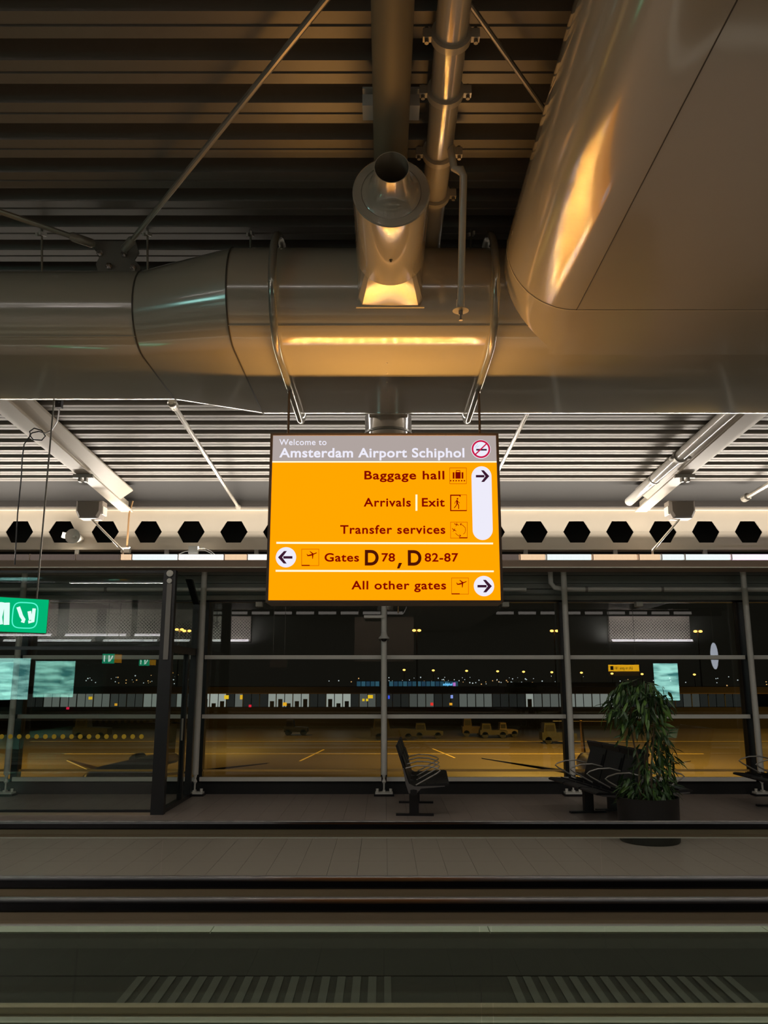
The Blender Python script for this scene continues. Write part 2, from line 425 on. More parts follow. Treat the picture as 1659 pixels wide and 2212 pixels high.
segs[2] = (-2.86, -2.235, 'white'); segs[3] = (-3.50, -2.875, 'cyan'); segs[4] = (-3.66, -3.515, 'orange'); segs[5] = (-4.28, -3.68, 'dim')
segs = segs[:6] + [(-4.92 - .64 * i, -4.30 - .64 * i, 'dim') for i in range(4)]
segs += [(-1.575 + .634 * i, -.955 + .634 * i, 'white') for i in range(5)]
segs += [(1.60, 1.87, 'dim'), (1.88, 2.235, 'orange'), (2.25, 2.875, 'cyan'), (2.89, 3.51, 'orange'), (3.53, 3.83, 'orange'), (3.845, 4.155, 'cyan'), (4.17, 4.80, 'cyan'), (4.815, 5.45, 'violet'), (5.465, 6.1, 'violet')]
def where(a, b):
    c = (a + b) / 2
    if c < -4.3: return 'unlit, far left of the trough'
    if c > 4.9: return 'violet-white, far right of the trough'
    return None
names = {0: 'white, just left of the sign', 1: 'orange-tinted, second left of the sign', 2: 'white, under the white junction box', 3: 'cyan-white, left of the white junction box', 4: 'short orange, below the copper conduit', 5: 'unlit, left of the copper conduit'}
for i, (a, b, c) in enumerate(segs):
    if i in names: lab = 'fluorescent fitting, ' + names[i]
    elif i < 10: lab = 'unlit fluorescent fitting at the left, %s beyond the copper conduit' % ['second', 'third', 'fourth', 'fifth'][i - 6]
    elif i < 15: lab = 'white fluorescent fitting hidden behind the big sign'
    else:
        lab = ['fluorescent fitting, unlit, just right of the sign', 'fluorescent fitting, warm, at the right edge of the sign', 'fluorescent fitting, pale cyan, first full one right of the sign', 'fluorescent fitting, long orange-tinted, right of the sign',
               'fluorescent fitting, short orange-tinted, left of the right arm foot', 'fluorescent fitting, short cyan, right of the right arm foot', 'fluorescent fitting, long cyan-white, below the right hexagons', 'fluorescent fitting, violet-white, brightest at the right edge', 'fluorescent fitting, violet-white, last beyond the right edge'][i - 15]
    t = thing('fluorescent_fitting', ((a + b) / 2, 11.2, z1), lab, 'light fitting', 'fluorescent fittings in the trough')
    MB().prism_x([(11.125, z1 + .002), (11.125, z2 - .006), (11.14, z2), (11.18, z2), (11.18, z1 + .002)], a, b).build('diffuser', TC[c], t, False)
    MB().box(a, a + .012, 11.118, 11.185, z1, z2 + .004).build('end_cap', M_trough, t, False)
    MB().box(a, b, 11.185, 11.26, z1, z2 - .01).build('body', M_trough, t, False)

# ------------------------------------------------------------------ sloping white roof beams
def ibeam(name, pts_near, pts_far, label):
    t = thing(name, pts_far[0], label, 'beam', 'white roof beams')
    for part, prof in (('web', [(-.012, .02), (.012, .02), (.012, .30), (-.012, .30)]), ('bottom_flange', [(-.085, 0), (.085, 0), (.085, .02), (-.085, .02)])):
        MB().loft([[Vector((p[0] + q[0], p[1], p[2] + q[1])) for q in prof] for p in (pts_near[0], pts_far[0])]).build(part, M_steel, t, False)
    s = pts_far[1]
    a = [Vector((pts_near[0][0] + dx, pts_near[0][1], pts_near[0][2] + dz)) for dx, dz in ((-.20 * s, .24), (.30 * s, .24), (.30 * s, .27), (-.20 * s, .27))]
    b = [Vector((pts_far[0][0] + dx, pts_far[0][1], pts_far[0][2] + dz)) for dx, dz in ((-.20 * s, .16), (.30 * s, .16), (.30 * s, .19), (-.20 * s, .19))]
    MB().loft([a, b]).build('top_flange', M_steel, t, False)
    return t
nL = at(0, 884, 7.56); fL = at(255, 1100, 11.2)
d = (fL - nL)
for s, nm, lab in ((1, 'roof_beam', 'white roof beam falling to the castellated beam on the left, with a cable loop'), (-1, 'roof_beam', 'white roof beam falling to the castellated beam on the right, beside a glossy pipe')):
    n2 = nL - d * 0.35; x0, x1 = (n2.x + .085) * s, (fL.x + .085) * s
    t = thing(nm, (x1, fL.y, fL.z), lab, 'beam', 'white roof beams')
    n_, f_ = Vector((x0, n2.y, n2.z)), Vector((x1, fL.y + .15, fL.z - .01))
    fe = n_.lerp(f_, (10.75 - n_.y) / (f_.y - n_.y))
    def lof(prof0, prof1, part, f_=f_):
        MB().loft([[Vector((n_.x + q[0], n_.y, n_.z + q[1])) for q in prof0], [Vector((f_.x + q[0], f_.y, f_.z + q[1])) for q in prof1]]).build(part, M_steel, t, False)
    lof([(-.085, 0), (.085, 0), (.085, .02), (-.085, .02)], [(-.085, 0), (.085, 0), (.085, .02), (-.085, .02)], 'bottom_flange')
    e0, e1, eE = roof(n_.y) - n_.z - .005, roof(f_.y) - f_.z - .005, roof(fe.y) - fe.z - .005
    lof([(-.01, .02), (.01, .02), (.01, e0 - .015), (-.01, e0 - .015)], [(-.01, .02), (.01, .02), (.01, e1 - .015), (-.01, e1 - .015)], 'web')
    lof([(-.25, e0 - .015), (.25, e0 - .015), (.25, e0), (-.25, e0)], [(-.25, eE - .015), (.25, eE - .015), (.25, eE), (-.25, eE)], 'top_flange', fe)
    # inclined haunch plate between the flanges, facing the hall
    si = -1 if s < 0 else 1
    lof([(.085*si, .02), (.25*si, e0 - .016), (.24*si, e0 - .016), (.07*si, .02)], [(.085*si, .02), (.25*si, eE - .016), (.24*si, eE - .016), (.07*si, .02)], 'cover_plate', fe)
    MB().prism_y([(fe.x + .01*si, fe.z + .021), (fe.x + .09*si, fe.z + .021), (fe.x + .25*si, fe.z + eE - .017), (fe.x + .01*si, fe.z + eE - .017)], 10.752, 10.765).build('end_plate', M_steel, t, False)
    MB().box(x1 - .06, x1 + .06, BY - .09, BY + .01, ZT, ZT + .035).build('end_bracket', M_steel, t, False)
    yy = 9.6; q = n_.lerp(f_, (yy - n_.y) / (f_.y - n_.y))
    MB().box(q.x - .12, q.x + .12, yy - .02, yy + .02, q.z - .05, q.z - .004).box(q.x - .05, q.x - .02, yy - .03, yy + .03, q.z - .10, q.z - .05).box(q.x + .02, q.x + .05, yy - .03, yy + .03, q.z - .10, q.z - .05).build('clamp', M_galv, t, False)
# glossy pipe along the right beam
t = thing('roof_pipe', (3.35, 10.8, CAMZ + 2.42), 'glossy white pipe with couplings running along the right roof beam', 'pipe')
a, b = Vector((3.35, 5.0, CAMZ + 2.665)), Vector((3.35, 10.8, CAMZ + 2.40))
MB().cyl(a, b, 0.062, 20).build('tube', mat('pipe_gloss', rgb(225, 220, 212), 0.15), t)
MB().sweep([b, b + Vector((0, .03, 0))], [0.062, 0.04], 20).build('end_cap', M_white, t)
for yy in (8.85, 9.75):
    q = a.lerp(b, (yy - a.y) / (b.y - a.y))
    MB().sweep([q + Vector((0, -.03, 0)), q + Vector((0, .03, 0))], 0.080 if yy < 9 else .068, 18).build('coupling', M_galv, t)
    if yy < 9:
        for s in (-1, 1): MB().cyl(q + Vector((s * .10, -.03, -.02)), q + Vector((s * .10, .03, -.02)), .02, 8).build('bolt', M_galv, t)

# ------------------------------------------------------------------ tie rods
def tierod(a, b, r, label, clev=(False, True), m=None):
    a, b = Vector(a), Vector(b); m = m or M_rod
    t = thing('tie_rod', a, label, 'tie rod', 'steel tie rods under the roof')
    d = (b - a).normalized()
    MB().cyl(a, b, r, 10).build('rod', m, t)
    if clev[1]:
        MB().sweep([b - d * .16, b - d * .14, b - d * .02, b], [r * 1.1, r * 1.7, r * 1.7, r * .9], 10).build('clevis', m, t)
    if clev[0]:
        MB().sweep([a, a + d * .02, a + d * .14, a + d * .16], [r * .9, r * 1.7, r * 1.7, r * 1.1], 10).build('clevis', m, t)
    return t
tierod(at(370, 868, 6.17), at(516, 1097, 11.42), 0.022, 'pale tie rod from the duct bend down to the castellated beam, left of the sign', (True, True))
tierod(at(1143, 885, 6.17), at(1036, 1098, 11.42), 0.018, 'pale tie rod disappearing behind the right edge of the sign', (False, True))
tierod(at(1720, 1010, 9.3), at(1606, 1078, 10.8), 0.03, 'pale tie rod entering at the right edge above the beam', (False, True))
P_node = Vector((-1.66, 4.66, CAMZ + 2.69))
A0 = Vector((-0.26, 2.79, CAMZ + 2.70)); dd = (A0 - P_node)
tierod(A0 + dd * .9, at(268, 540, 4.66), 0.016, 'long thin tie rod from the top centre down to the steel node plate', (False, True))
tierod(Vector((-3.6, 3.2, CAMZ + 2.72)), at(205, 528, 4.68), 0.017, 'short tie rod coming from the left edge to the steel node plate', (False, True))
A1, A2 = at(1030, 30, 2.857), at(1175, 235, 3.42); dd = A2 - A1
tierod(A1 - dd * 1.5, A2 + dd * .9, 0.012, 'thin orange-lit tie rod between the glossy pipe and the big right duct', (False, False))
t = thing('node_plate', (-1.68, 4.70, CAMZ + 2.55), 'steel node plate with bolts where two tie rods meet above the left duct', 'plate')
oc = [(205, 520), (293, 521), (300, 545), (290, 560), (302, 575), (305, 600), (215, 600), (207, 570), (216, 552), (200, 535)]
MB().prism_y([(at(u, v, 4.72).x, at(u, v, 4.72).z) for u, v in oc], 4.72, 4.735).build('plate', M_galv, t, False)
for u, v in ((215, 546), (267, 548), (235, 574), (287, 576)):
    p = at(u, v, 4.70); MB().cyl(p, p + Vector((0, .03, 0)), .022, 6).cyl(p + Vector((0, -.015, 0)), p, .013, 8).build('bolt', M_chrome, t)
for u, lab in ((90, 'at the left, above the narrow duct'), (318, 'beside the node plate'), (541, 'above the wide part of the duct'), (1017, 'beside the sprinkler pipe')):
    p = at(u, 500, 4.66)
    t = thing('duct_hanger', p, 'small pale hanger clip and rod ' + lab, 'hanger', 'hanger clips above the duct')
    MB().cyl((p.x, p.y, HC), (p.x + .006, p.y + .05, CAMZ + 2.42 if u > 400 else CAMZ + 2.5), .007, 8).build('rod', M_rod, t)
    MB().obox((p.x - .012, p.y, HC - .035), (.012, .10, .022), Matrix.Rotation(.5, 3, 'X')).obox((p.x + .014, p.y - .01, HC - .035), (.012, .10, .022), Matrix.Rotation(.4, 3, 'X')).build('clip', M_white, t, False)

t = thing('added_fill_luminaire', (0, 6.75, CAMZ + 2.63), 'long slim added fill luminaire, unseen behind the wide duct', 'light fitting')  # added fitting that goes with the fill light behind the duct
MB().box(-8.5, 8.5, 6.68, 6.82, CAMZ + 2.63, CAMZ + 2.69).build('housing', M_white, t, False)
for x in (-6, -2, 2, 6): MB().cyl((x, 6.75, CAMZ + 2.69), (x, 6.75, roof(6.75)), .01, 6).build('suspension_rod', M_galv, t)

# ------------------------------------------------------------------ main transverse duct (flat oval)
def oval(x, yc, yr, zc_, r, n=18):
    pts = [Vector((x, yc - r * math.sin(a), zc_ - r * math.cos(a))) for a in [math.pi * i / n for i in range(n + 1)]]
    pts += [Vector((x, yr + r * math.sin(a), zc_ + r * math.cos(a))) for a in [math.pi * i / n for i in range(n + 1)]]
    return pts
ZC = CAMZ + 2.32
BIG = (4.68, 5.865, ZC, 0.32); SMALL = (4.883, 5.666, ZC, 0.28)
XR0, XR1 = -1.546, -0.924
t = thing('ventilation_duct', (0, 5.2, ZC - .32), 'wide glossy beige flat oval air duct crossing above the sign', 'duct')
duct_main = t
MB().loft([oval(-11, *SMALL), oval(XR0, *SMALL)]).build('narrow_section', M_duct, t)
MB().loft([oval(XR0, *SMALL), oval(XR1, *BIG)]).build('reducer', M_duct, t)
MB().loft([oval(XR1, *BIG), oval(0.0, *BIG), oval(11, *BIG)]).build('wide_section', M_duct, t)
def seamring(x, P, e=.004, w=.005):
    Q = (P[0], P[1], P[2], P[3] + e)
    a, b = oval(x - w, *Q), oval(x + w, *Q)
    MB().loft([a, b], cap=False).build('seam', M_seam, t)
seamring(XR0, SMALL); seamring(XR1, BIG)
for P, xa, xb in ((SMALL, -11, XR0), (BIG, XR1, 1.0)):
    an = R(38)
    yy, zz_ = P[0] - (P[3] + .002) * math.sin(an), P[2] - (P[3] + .002) * math.cos(an)
    MB().obox(((xa + xb) / 2, yy, zz_), (xb - xa, .004, .004), Matrix.Rotation(an, 3, 'X')).build('long_seam', M_duct_plain, t, False)
for i in range(5):
    MB().lathe([(0, -.006), (.006, -.004), (.007, 0)], (0.02, 4.9 + .17 * i, ZC - .32), 'z', 8).build('rivet', M_duct_plain, t)
# hanger hoops around the duct carrying the sign
for s, lab in ((-1, 'left glossy steel hoop strapped round the duct, carrying the sign'), (1, 'right glossy steel hoop strapped round the duct, carrying the sign')):
    h = thing('duct_hoop', (s * .645, 5.2, ZC - .4), lab, 'hoop', 'hoops round the duct')
    pts = oval(s * .645, 4.66, 5.90, ZC + .01, .375, 14)
    MB().sweep(pts, 0.024, 12, closed=True).build('tube', mat('hoop_paint', rgb(200, 196, 184), 0.12, 0.5), h)
    MB().box(s * .645 - .018, s * .645 + .018, 5.21, 5.25, ZC - .385, ZC - .34).build('saddle', M_galv, h, False)

# ------------------------------------------------------------------ big duct on the right running along the hall
def roundrect(y, x0, x1, z0_, z1_, r, n=12):
    pts = []
    for cx, cz, a0 in ((x0 + r, z0_ + r, math.pi), (x1 - r, z0_ + r, 1.5 * math.pi), (x1 - r, z1_ - r, 0), (x0 + r, z1_ - r, .5 * math.pi)):
        for i in range(n + 1):
            a = a0 + .5 * math.pi * i / n
            pts.append(Vector((cx + r * math.cos(a), y, cz + r * math.sin(a))))
    return pts
t = thing('ventilation_duct', (2.2, 3.0, CAMZ + 2.0), 'huge glossy beige air duct overhead on the right, mirroring the orange sign', 'duct')
RX0, RR = 1.056 - .367, .365
zb = CAMZ + 1.994
MB().loft([roundrect(-7, RX0, 3.6, zb, zb + .735, RR), roundrect(1.95, RX0, 3.6, zb, zb + .735, RR)]).build('near_section', M_duct, t)
MB().loft([roundrect(1.95, RX0, 3.6, zb, zb + .735, RR), roundrect(4.13, RX0, 3.6, zb, zb + .735, RR)]).build('middle_section', M_duct, t)
MB().loft([roundrect(4.134, RX0, 3.6, zb, zb + .735, RR), roundrect(4.75, RX0 + .03, 3.6, zb, zb + .735, RR)]).build('collar', M_duct, t)
for yy in (1.95, 4.13):
    MB().loft([roundrect(yy - .005, RX0 - .003, 3.603, zb - .003, zb + .738, RR), roundrect(yy + .005, RX0 - .003, 3.603, zb - .003, zb + .738, RR)], cap=False).build('seam', M_seam if yy < 2 else M_duct_plain, t)
MB().box(1.054, 1.058, -6, 4.13, zb - .0025, zb + .001).build('long_seam', M_seam, t, False)

# ------------------------------------------------------------------ jet nozzle drum on a square boot
t = thing('jet_nozzle', (0.03, 3.6, CAMZ + 2.37), 'round beige air drum with jet nozzle on the front of the wide duct', 'air nozzle')
JX, JZ = 0.036, CAMZ + 2.37
MB().lathe([(.147, 3.606), (.150, 3.600), (.186, 3.598), (.1925, 3.606), (.1925, 4.2), (.19, 4.205)], (JX, 0, JZ), 'y', 56).build('drum', M_duct, t)
MB().lathe([(.151, 3.6025), (.147, 3.612)], (JX, 0, JZ), 'y', 48).build('groove', M_seam, t)
MB().lathe([(.147, 3.604), (.128, 3.590), (.108, 3.560), (.092, 3.50), (.085, 3.44), (.083, 3.405), (.080, 3.405), (.081, 3.44), (.088, 3.50), (.10, 3.56), (.11, 3.7)], (JX, 0, JZ), 'y', 56).build('nozzle', M_duct, t)
MB().lathe([(0, 3.70), (.115, 3.70)], (JX, 0, JZ), 'y', 24).build('throat', M_black, t)
MB().cyl((JX, 3.92, JZ - .196), (JX, 3.92, JZ - .186), .010, 8).cyl((JX, 3.92, JZ - .204), (JX, 3.92, JZ - .19), .005, 8).build('screw', M_seam, t)
bw = .1935; zlo = CAMZ + 2.135
ring1 = [Vector((JX + .19 * math.cos(a), 4.2, JZ + .19 * math.sin(a))) for a in [2*math.pi*(i+.5)/40 for i in range(40)]]
def sq(i):
    a = 2*math.pi*(i+.5)/40; c, s_ = math.cos(a), math.sin(a); m = max(abs(c), abs(s_)); return Vector((JX + bw * c / m, 4.40, JZ + (bw + .03) * s_ / m))
MB().loft([ring1, [sq(i) for i in range(40)], [sq(i) + Vector((0, .25, 0)) for i in range(40)]]).build('boot', M_duct, t, True, 25)
MB().box(JX - bw - .006, JX + bw + .006, 4.395, 4.41, JZ - bw - .036, JZ - bw - .028).build('boot_flange', M_duct_plain, t, False)

# rear branch behind the duct
t = thing('branch_duct', (0.03, 6.9, CAMZ + 1.95), 'shiny metal branch duct hanging behind the wide duct, above the sign', 'duct')
MB().lathe([(0, 1.66), (.185, 1.66), (.193, 1.67), (.193, 2.14), (0, 2.14)], (0.035, 6.42, CAMZ), 'z', 44).build('drum', mat('polished_duct', rgb(205, 200, 196), 0.16, 0.85), t)
MB().lathe([(.194, 1.98), (.199, 1.985), (.199, 2.0), (.194, 2.005)], (0.035, 6.42, CAMZ), 'z', 44).build('bead', M_galv, t)
MB().box(-.12, .19, 6.12, 6.42, CAMZ + 2.10, CAMZ + 2.36).build('boot', M_duct_plain, t, False)

# ------------------------------------------------------------------ pipes at the top centre
t = thing('overhead_pipe', (.035, 3, CAMZ + 2.6), 'matt beige pipe at the top centre running above the jet nozzle', 'pipe')
MB().cyl((0.034, -5, CAMZ + 2.60), (0.034, 4.33, CAMZ + 2.60), .0855, 24).build('tube', mat('matt_beige', rgb(150, 138, 112), 0.55), t)
yb = 2.6 / tz(205) + .12
MB().box(-.10, -.045, yb - .05, yb + .05, CAMZ + 2.60, CAMZ + 2.66).box(.113, .165, yb - .05, yb + .05, CAMZ + 2.60, CAMZ + 2.66).box(-.10, .165, yb - .05, yb + .05, CAMZ + 2.69, CAMZ + 2.70).build('saddle_clamp', M_white, t, False)
t = thing('sprinkler_main', (.26, 3, CAMZ + 2.45), 'glossy beige sprinkler pipe with bolted couplings at the top centre', 'pipe')
PX, PZ = .284, CAMZ + 2.675
MB().cyl((PX, -5, PZ), (PX, 5.4, PZ), .070, 24).build('tube', M_duct, t)
for v in (98, 218, 348, 436):
    yy = (PZ - CAMZ - .05) / tz(v)
    g = MB().sweep([(PX, yy - .022, PZ), (PX, yy - .018, PZ), (PX, yy + .018, PZ), (PX, yy + .022, PZ)], [.072, .086, .086, .072], 24).build('coupling', M_duct_plain, t)
    for s in (-1, 1):
        MB().box(PX + s * .102 - .018, PX + s * .102 + .018, yy - .016, yy + .016, PZ - .022, PZ + .022).build('ear', M_duct_plain, g, False)
        MB().cyl((PX + s * .104, yy, PZ - .040), (PX + s * .104, yy, PZ + .035), .010, 6).build('bolt', M_galv, g)
t = thing('sprinkler_drop', (.39, 3.7, CAMZ + 1.82), 'thin sprinkler drop pipe with round rose in front of the duct', 'sprinkler')
p0 = at(1001, 372, 3.60); p1 = at(995, 668, 3.80)
MB().sweep([(PX + .05, p0.y + .02, PZ - .05), (p0.x - .045, p0.y, p0.z + .02), (p0.x - .015, p0.y, p0.z + .012), (p0.x, p0.y, p0.z - .02), p1], [.019, .019, .024, .019, .0165], 12).build('pipe', M_duct_plain, t)
MB().sweep([p1 + Vector((0, 0, .05)), p1 + Vector((0, 0, -.005))], .021, 12).build('socket', M_duct_plain, t)
MB().lathe([(0, .004), (.040, 0), (.041, -.004), (.0, -.006)], p1 + Vector((0, 0, -.005)), 'z', 28).build('rose', mat('rose_cream', rgb(214, 200, 170), .5), t)
MB().sweep([p1 + Vector((0, 0, -.005)), p1 + Vector((0, 0, -.03)), p1 + Vector((0, 0, -.032)), p1 + Vector((0, 0, -.055)), p1 + Vector((0, 0, -.056)), p1 + Vector((0, 0, -.06))], [.011, .011, .005, .005, .010, .010], 10).build('head', M_galv, t)

# ------------------------------------------------------------------ the hanging sign
def X_(u, v): return at(u, v, SY).x
def Z_(v): return at(0, v, SY).z
sx0, sx1 = -.7275, .7335
zt_, zb_ = Z_(941), Z_(1297)
sign = thing('airport_sign', (0, SY + .12, zb_), 'hanging illuminated orange airport direction sign with grey header', 'sign')
fr = MB()
ft = .016
fr.box(sx0 - ft, sx0, SY - .012, SY + .25, zb_ - .0, zt_ + .0)
fr.box(sx1, sx1 + ft, SY - .012, SY + .25, zb_ - .0, zt_ + .0)
fr.box(sx0 - ft, sx1 + ft, SY - .012, SY + .25, zt_, zt_ + .013)
fr.box(sx0 - ft, sx1 + ft, SY - .012, SY + .25, zb_ - .013, zb_)
fr.box(sx0, sx1, SY + .2, SY + .25, zb_, zt_)
fr.build('frame', M_frame, sign, False)
zh0, zh1 = Z_(999), Z_(996)
MB().box(sx0, sx1, SY + .002, SY + .012, zb_, zh0).build('face', M_orange, sign, False, label='glowing orange panel')
MB().box(sx0, sx1, SY + .002, SY + .012, zh1, zt_).build('header', M_shead, sign, False, label='grey header panel')
MB().box(sx0, sx1, SY + .001, SY + .012, zh0, zh1).build('divider_line', M_sline, sign, False)
LY = SY - .001
def poly(pts, m, name='icon', lift=0.0, parent=None, th=.003):
    q = [(X_(u, v), Z_(v)) for u, v in pts]
    return MB().prism_y(q, LY - lift - .002, LY - lift + th).build(name, m, parent or sign, False)
def disc(u, v, r, m, name='disc', lift=0.0, r_in=None, parent=None, n=48):
    c = Vector((X_(u, v), 0, Z_(v))); k = SY / den(v); r *= k
    mb = MB()
    if r_in is None:
        mb.prism_y([(c.x + r * math.cos(2*math.pi*i/n), c.z + r * math.sin(2*math.pi*i/n)) for i in range(n)], LY - lift - .002, LY - lift + .003)
    else:
        mb.lathe([(r_in * k, LY - lift + .002), (r_in * k, LY - lift - .002), (r, LY - lift - .002), (r, LY - lift + .002)], (c.x, 0, c.z), 'y', n)
    return mb.build(name, m, parent or sign, False)
def stroke(pts, w, m, name='icon', lift=0.0, parent=None):
    mb = MB()
    for (a, b), (c, d) in zip(pts[:-1], pts[1:]):
        p, q = Vector((X_(a, b), Z_(b))), Vector((X_(c, d), Z_(d))); k = w * SY / den(b) / 2
        dv = (q - p).normalized(); nn = Vector((-dv.y, dv.x)) * k; e = dv * k * .5
        mb.prism_y([tuple(p + nn - e), tuple(q + nn + e), tuple(q - nn + e), tuple(p - nn - e)], LY - lift - .002, LY - lift + .002)
    return mb.build(name, m, parent or sign, False)
def text_mesh(s, bold=.0, spacing=1.0):
    cu = bpy.data.curves.new('text', 'FONT'); cu.body = s; cu.offset = bold; cu.space_character = spacing; cu.resolution_u = 6
    cu.extrude = 0.0
    o = bpy.data.objects.new('text', cu); C.objects.link(o)
    bpy.context.view_layer.update()
    dg = bpy.context.evaluated_depsgraph_get()
    me = bpy.data.meshes.new_from_object(o.evaluated_get(dg))
    bpy.data.objects.remove(o); bpy.data.curves.remove(cu)
    return me
def capheight(bold):
    me = text_mesh('E', bold); zs = [v.co.y for v in me.vertices]; bpy.data.meshes.remove(me); return min(zs), max(zs)
def lettering(s, x0, x1, z0, z1, y, m, bold=.0, parent=None, spacing=1.05, name='lettering', flip=False, th=.002, ref=None):
    # fits the line between x0 and x1; capitals stand between z0 and z1
    me = text_mesh(s, bold, spacing)
    lo_, hi_ = capheight(bold) if ref is None else ref
    xs_ = [v.co.x for v in me.vertices]; a, b = min(xs_), max(xs_)
    kx = (x1 - x0) / (b - a); kz = (z1 - z0) / (hi_ - lo_)
    bm = bmesh.new(); bm.from_mesh(me)
    g = bmesh.ops.extrude_face_region(bm, geom=bm.faces[:])
    for v in g['geom']:
        if isinstance(v, bmesh.types.BMVert): v.co.z = th
    for v in bm.verts:
        X = x0 + (v.co.x - a) * kx; Z = z0 + (v.co.y - lo_) * kz; Yv = y - v.co.z
        if flip: X = x0 + x1 - X; Yv = y + v.co.z
        v.co = (X, Yv, Z)
    bmesh.ops.recalc_face_normals(bm, faces=bm.faces)
    bm.to_mesh(me); bm.free(); me.name = name
    me.materials.clear(); me.materials.append(m)
    o = bpy.data.objects.new(name, me); C.objects.link(o)
    if parent: attach(o, parent)
    return o
def line(s, u0, u1, vt, vb, m, bold=.012, spacing=1.06, lab=None):
    o = lettering(s, X_(u0, vb), X_(u1, vb), Z_(vb), Z_(vt), SY, m, bold, sign, spacing)
    if lab: o['label'] = lab
line('Welcome to', 603.1, 705.2, 948.8, 961.4, M_swhite, .006)
line('Amsterdam Airport Schiphol', 603.1, 1003.3, 968, 988.2, M_swhite, .022, 1.06)
line('Baggage hall', 787, 960, 1017.3, 1035.7, M_sred, .021, 1.10)
line('Arrivals', 785.5, 887.5, 1075.8, 1094.4, M_sred, .021, 1.10)
line('Exit', 911.4, 960.8, 1075.8, 1094.4, M_sred, .021, 1.08)
line('Transfer services', 734.7, 962, 1134.5, 1153.2, M_sred, .021, 1.10)
line('Gates', 700.9, 775.5, 1195, 1213.2, M_sred, .021, 1.08)
line('D', 788, 818, 1187.9, 1221.7, M_sbrown, .03)
line('78', 824.2, 853.4, 1195, 1213.2, M_sred, .021, 1.05)
poly([(861.5, 1216), (868.5, 1216), (863, 1228), (857.5, 1228)], M_sbrown, 'comma')
line('D', 881, 910.6, 1188.4, 1222, M_sbrown, .03)
line('82-87', 917.4, 990.3, 1195, 1213.4, M_sred, .021, 1.08)
line('All other gates', 759, 963.7, 1254.8, 1273.4, M_sred, .021, 1.10)
poly([(897.5, 1068.5), (901.6, 1068.5), (901.6, 1103.3), (897.5, 1103.3)], M_sline, 'divider_line')
poly([(597, 1170.6), (1065, 1172.3), (1065, 1175.8), (597, 1174.6)], M_sline, 'divider_line')
poly([(595.5, 1231), (1066.5, 1232.4), (1066.5, 1235.9), (595.5, 1235)], M_sline, 'divider_line')
def arrow(cu, cv, r, d, parent):
    # d = 1 right, -1 left
    def P(a, b): return (cu + d * a * r, cv + b * r)
    poly([P(-.64, -.10), P(.25, -.10), P(.25, .14), P(-.64, .14)], M_sdark, 'arrow_shaft', .002, parent)
    return poly([P(.77, .02), P(.22, .62), P(-.08, .62), P(.37, .02), P(-.10, -.60), P(.18, -.60)], M_sdark, 'arrow_head', .0025, parent)
dl = disc(617.7, 1203.8, 22, M_swhite, 'arrow_disc'); arrow(617.7, 1203.8, 22, -1, dl)
dr = disc(1045.4, 1266, 22, M_swhite, 'arrow_disc'); arrow(1045.4, 1266, 22, 1, dr)
ct, cb = (1040, 1029.5), (1042.7, 1144.5)
pill = [(ct[0] + 21.6 * math.cos(a), ct[1] - 22 * math.sin(a)) for a in [math.pi * i / 20 for i in range(21)]] + [(cb[0] - 21.6 * math.cos(a), cb[1] + 22 * math.sin(a)) for a in [math.pi * i / 20 for i in range(21)]]
pl = poly(pill, M_swhite, 'arrow_panel'); arrow(1041, 1028.6, 20.5, 1, pl)
def frame_icon(x0, x1, v0, v1):
    b = stroke([(x0, v0), (x1, v0)], .9, M_sthin, 'pictogram')
    for q in (((x1, v0), (x1, v1)), ((x1, v1), (x0, v1)), ((x0, v1), (x0, v0))): stroke(q, .9, M_sthin, 'outline', 0, b)
    return b
b = frame_icon(971.6, 1007.4, 1010.7, 1045)
poly([(983.8, 1020), (995, 1020), (995, 1033.8), (983.8, 1033.8)], M_sred, 'suitcase', 0, b)
poly([(978, 1020.4), (981.6, 1020.4), (981.6, 1033.8), (978, 1033.8)], M_sred, 'suitcase_end', 0, b)
poly([(997.2, 1020.4), (1000.8, 1020.4), (1000.8, 1033.8), (997.2, 1033.8)], M_sred, 'suitcase_end', 0, b)
stroke([(985.6, 1020), (985.6, 1016.6), (993.4, 1016.6), (993.4, 1020)], 1.1, M_sred, 'suitcase_handle', 0, b)
for i in range(6): disc(973.6 + 5.9 * i, 1038.4, 1.5, M_sred, 'roller', 0, None, b, 10)
b = frame_icon(972.8, 1008, 1069, 1103)
poly([(972.4, 1069), (974.6, 1069), (974.6, 1103.5), (972.4, 1103.5)], M_sred, 'door_jamb', .001, b)
poly([(972.4, 1102), (1008.3, 1102), (1008.3, 1104), (972.4, 1104)], M_sred, 'ground_line', .001, b)
poly([(972.4, 1069), (995, 1069), (995, 1073), (993, 1073), (992, 1071), (972.4, 1071)], M_sred, 'door_head', .001, b)
disc(988.2, 1077.4, 1.7, M_sred, 'walker_head', 0, None, b, 12)
stroke([(987, 1081), (987.6, 1087.5)], 3.2, M_sred, 'walker_body', 0, b)
stroke([(986.6, 1081.5), (983.6, 1084), (982.4, 1088)], 1.1, M_sred, 'walker_arm', 0, b)
stroke([(988, 1081.5), (990.4, 1085), (993, 1086.6)], 1.1, M_sred, 'walker_arm', 0, b)
stroke([(987.6, 1087), (985.4, 1092), (981.4, 1097)], 1.8, M_sred, 'walker_leg', 0, b)
stroke([(988, 1087), (990.6, 1091.5), (990.8, 1099)], 1.8, M_sred, 'walker_leg', 0, b)
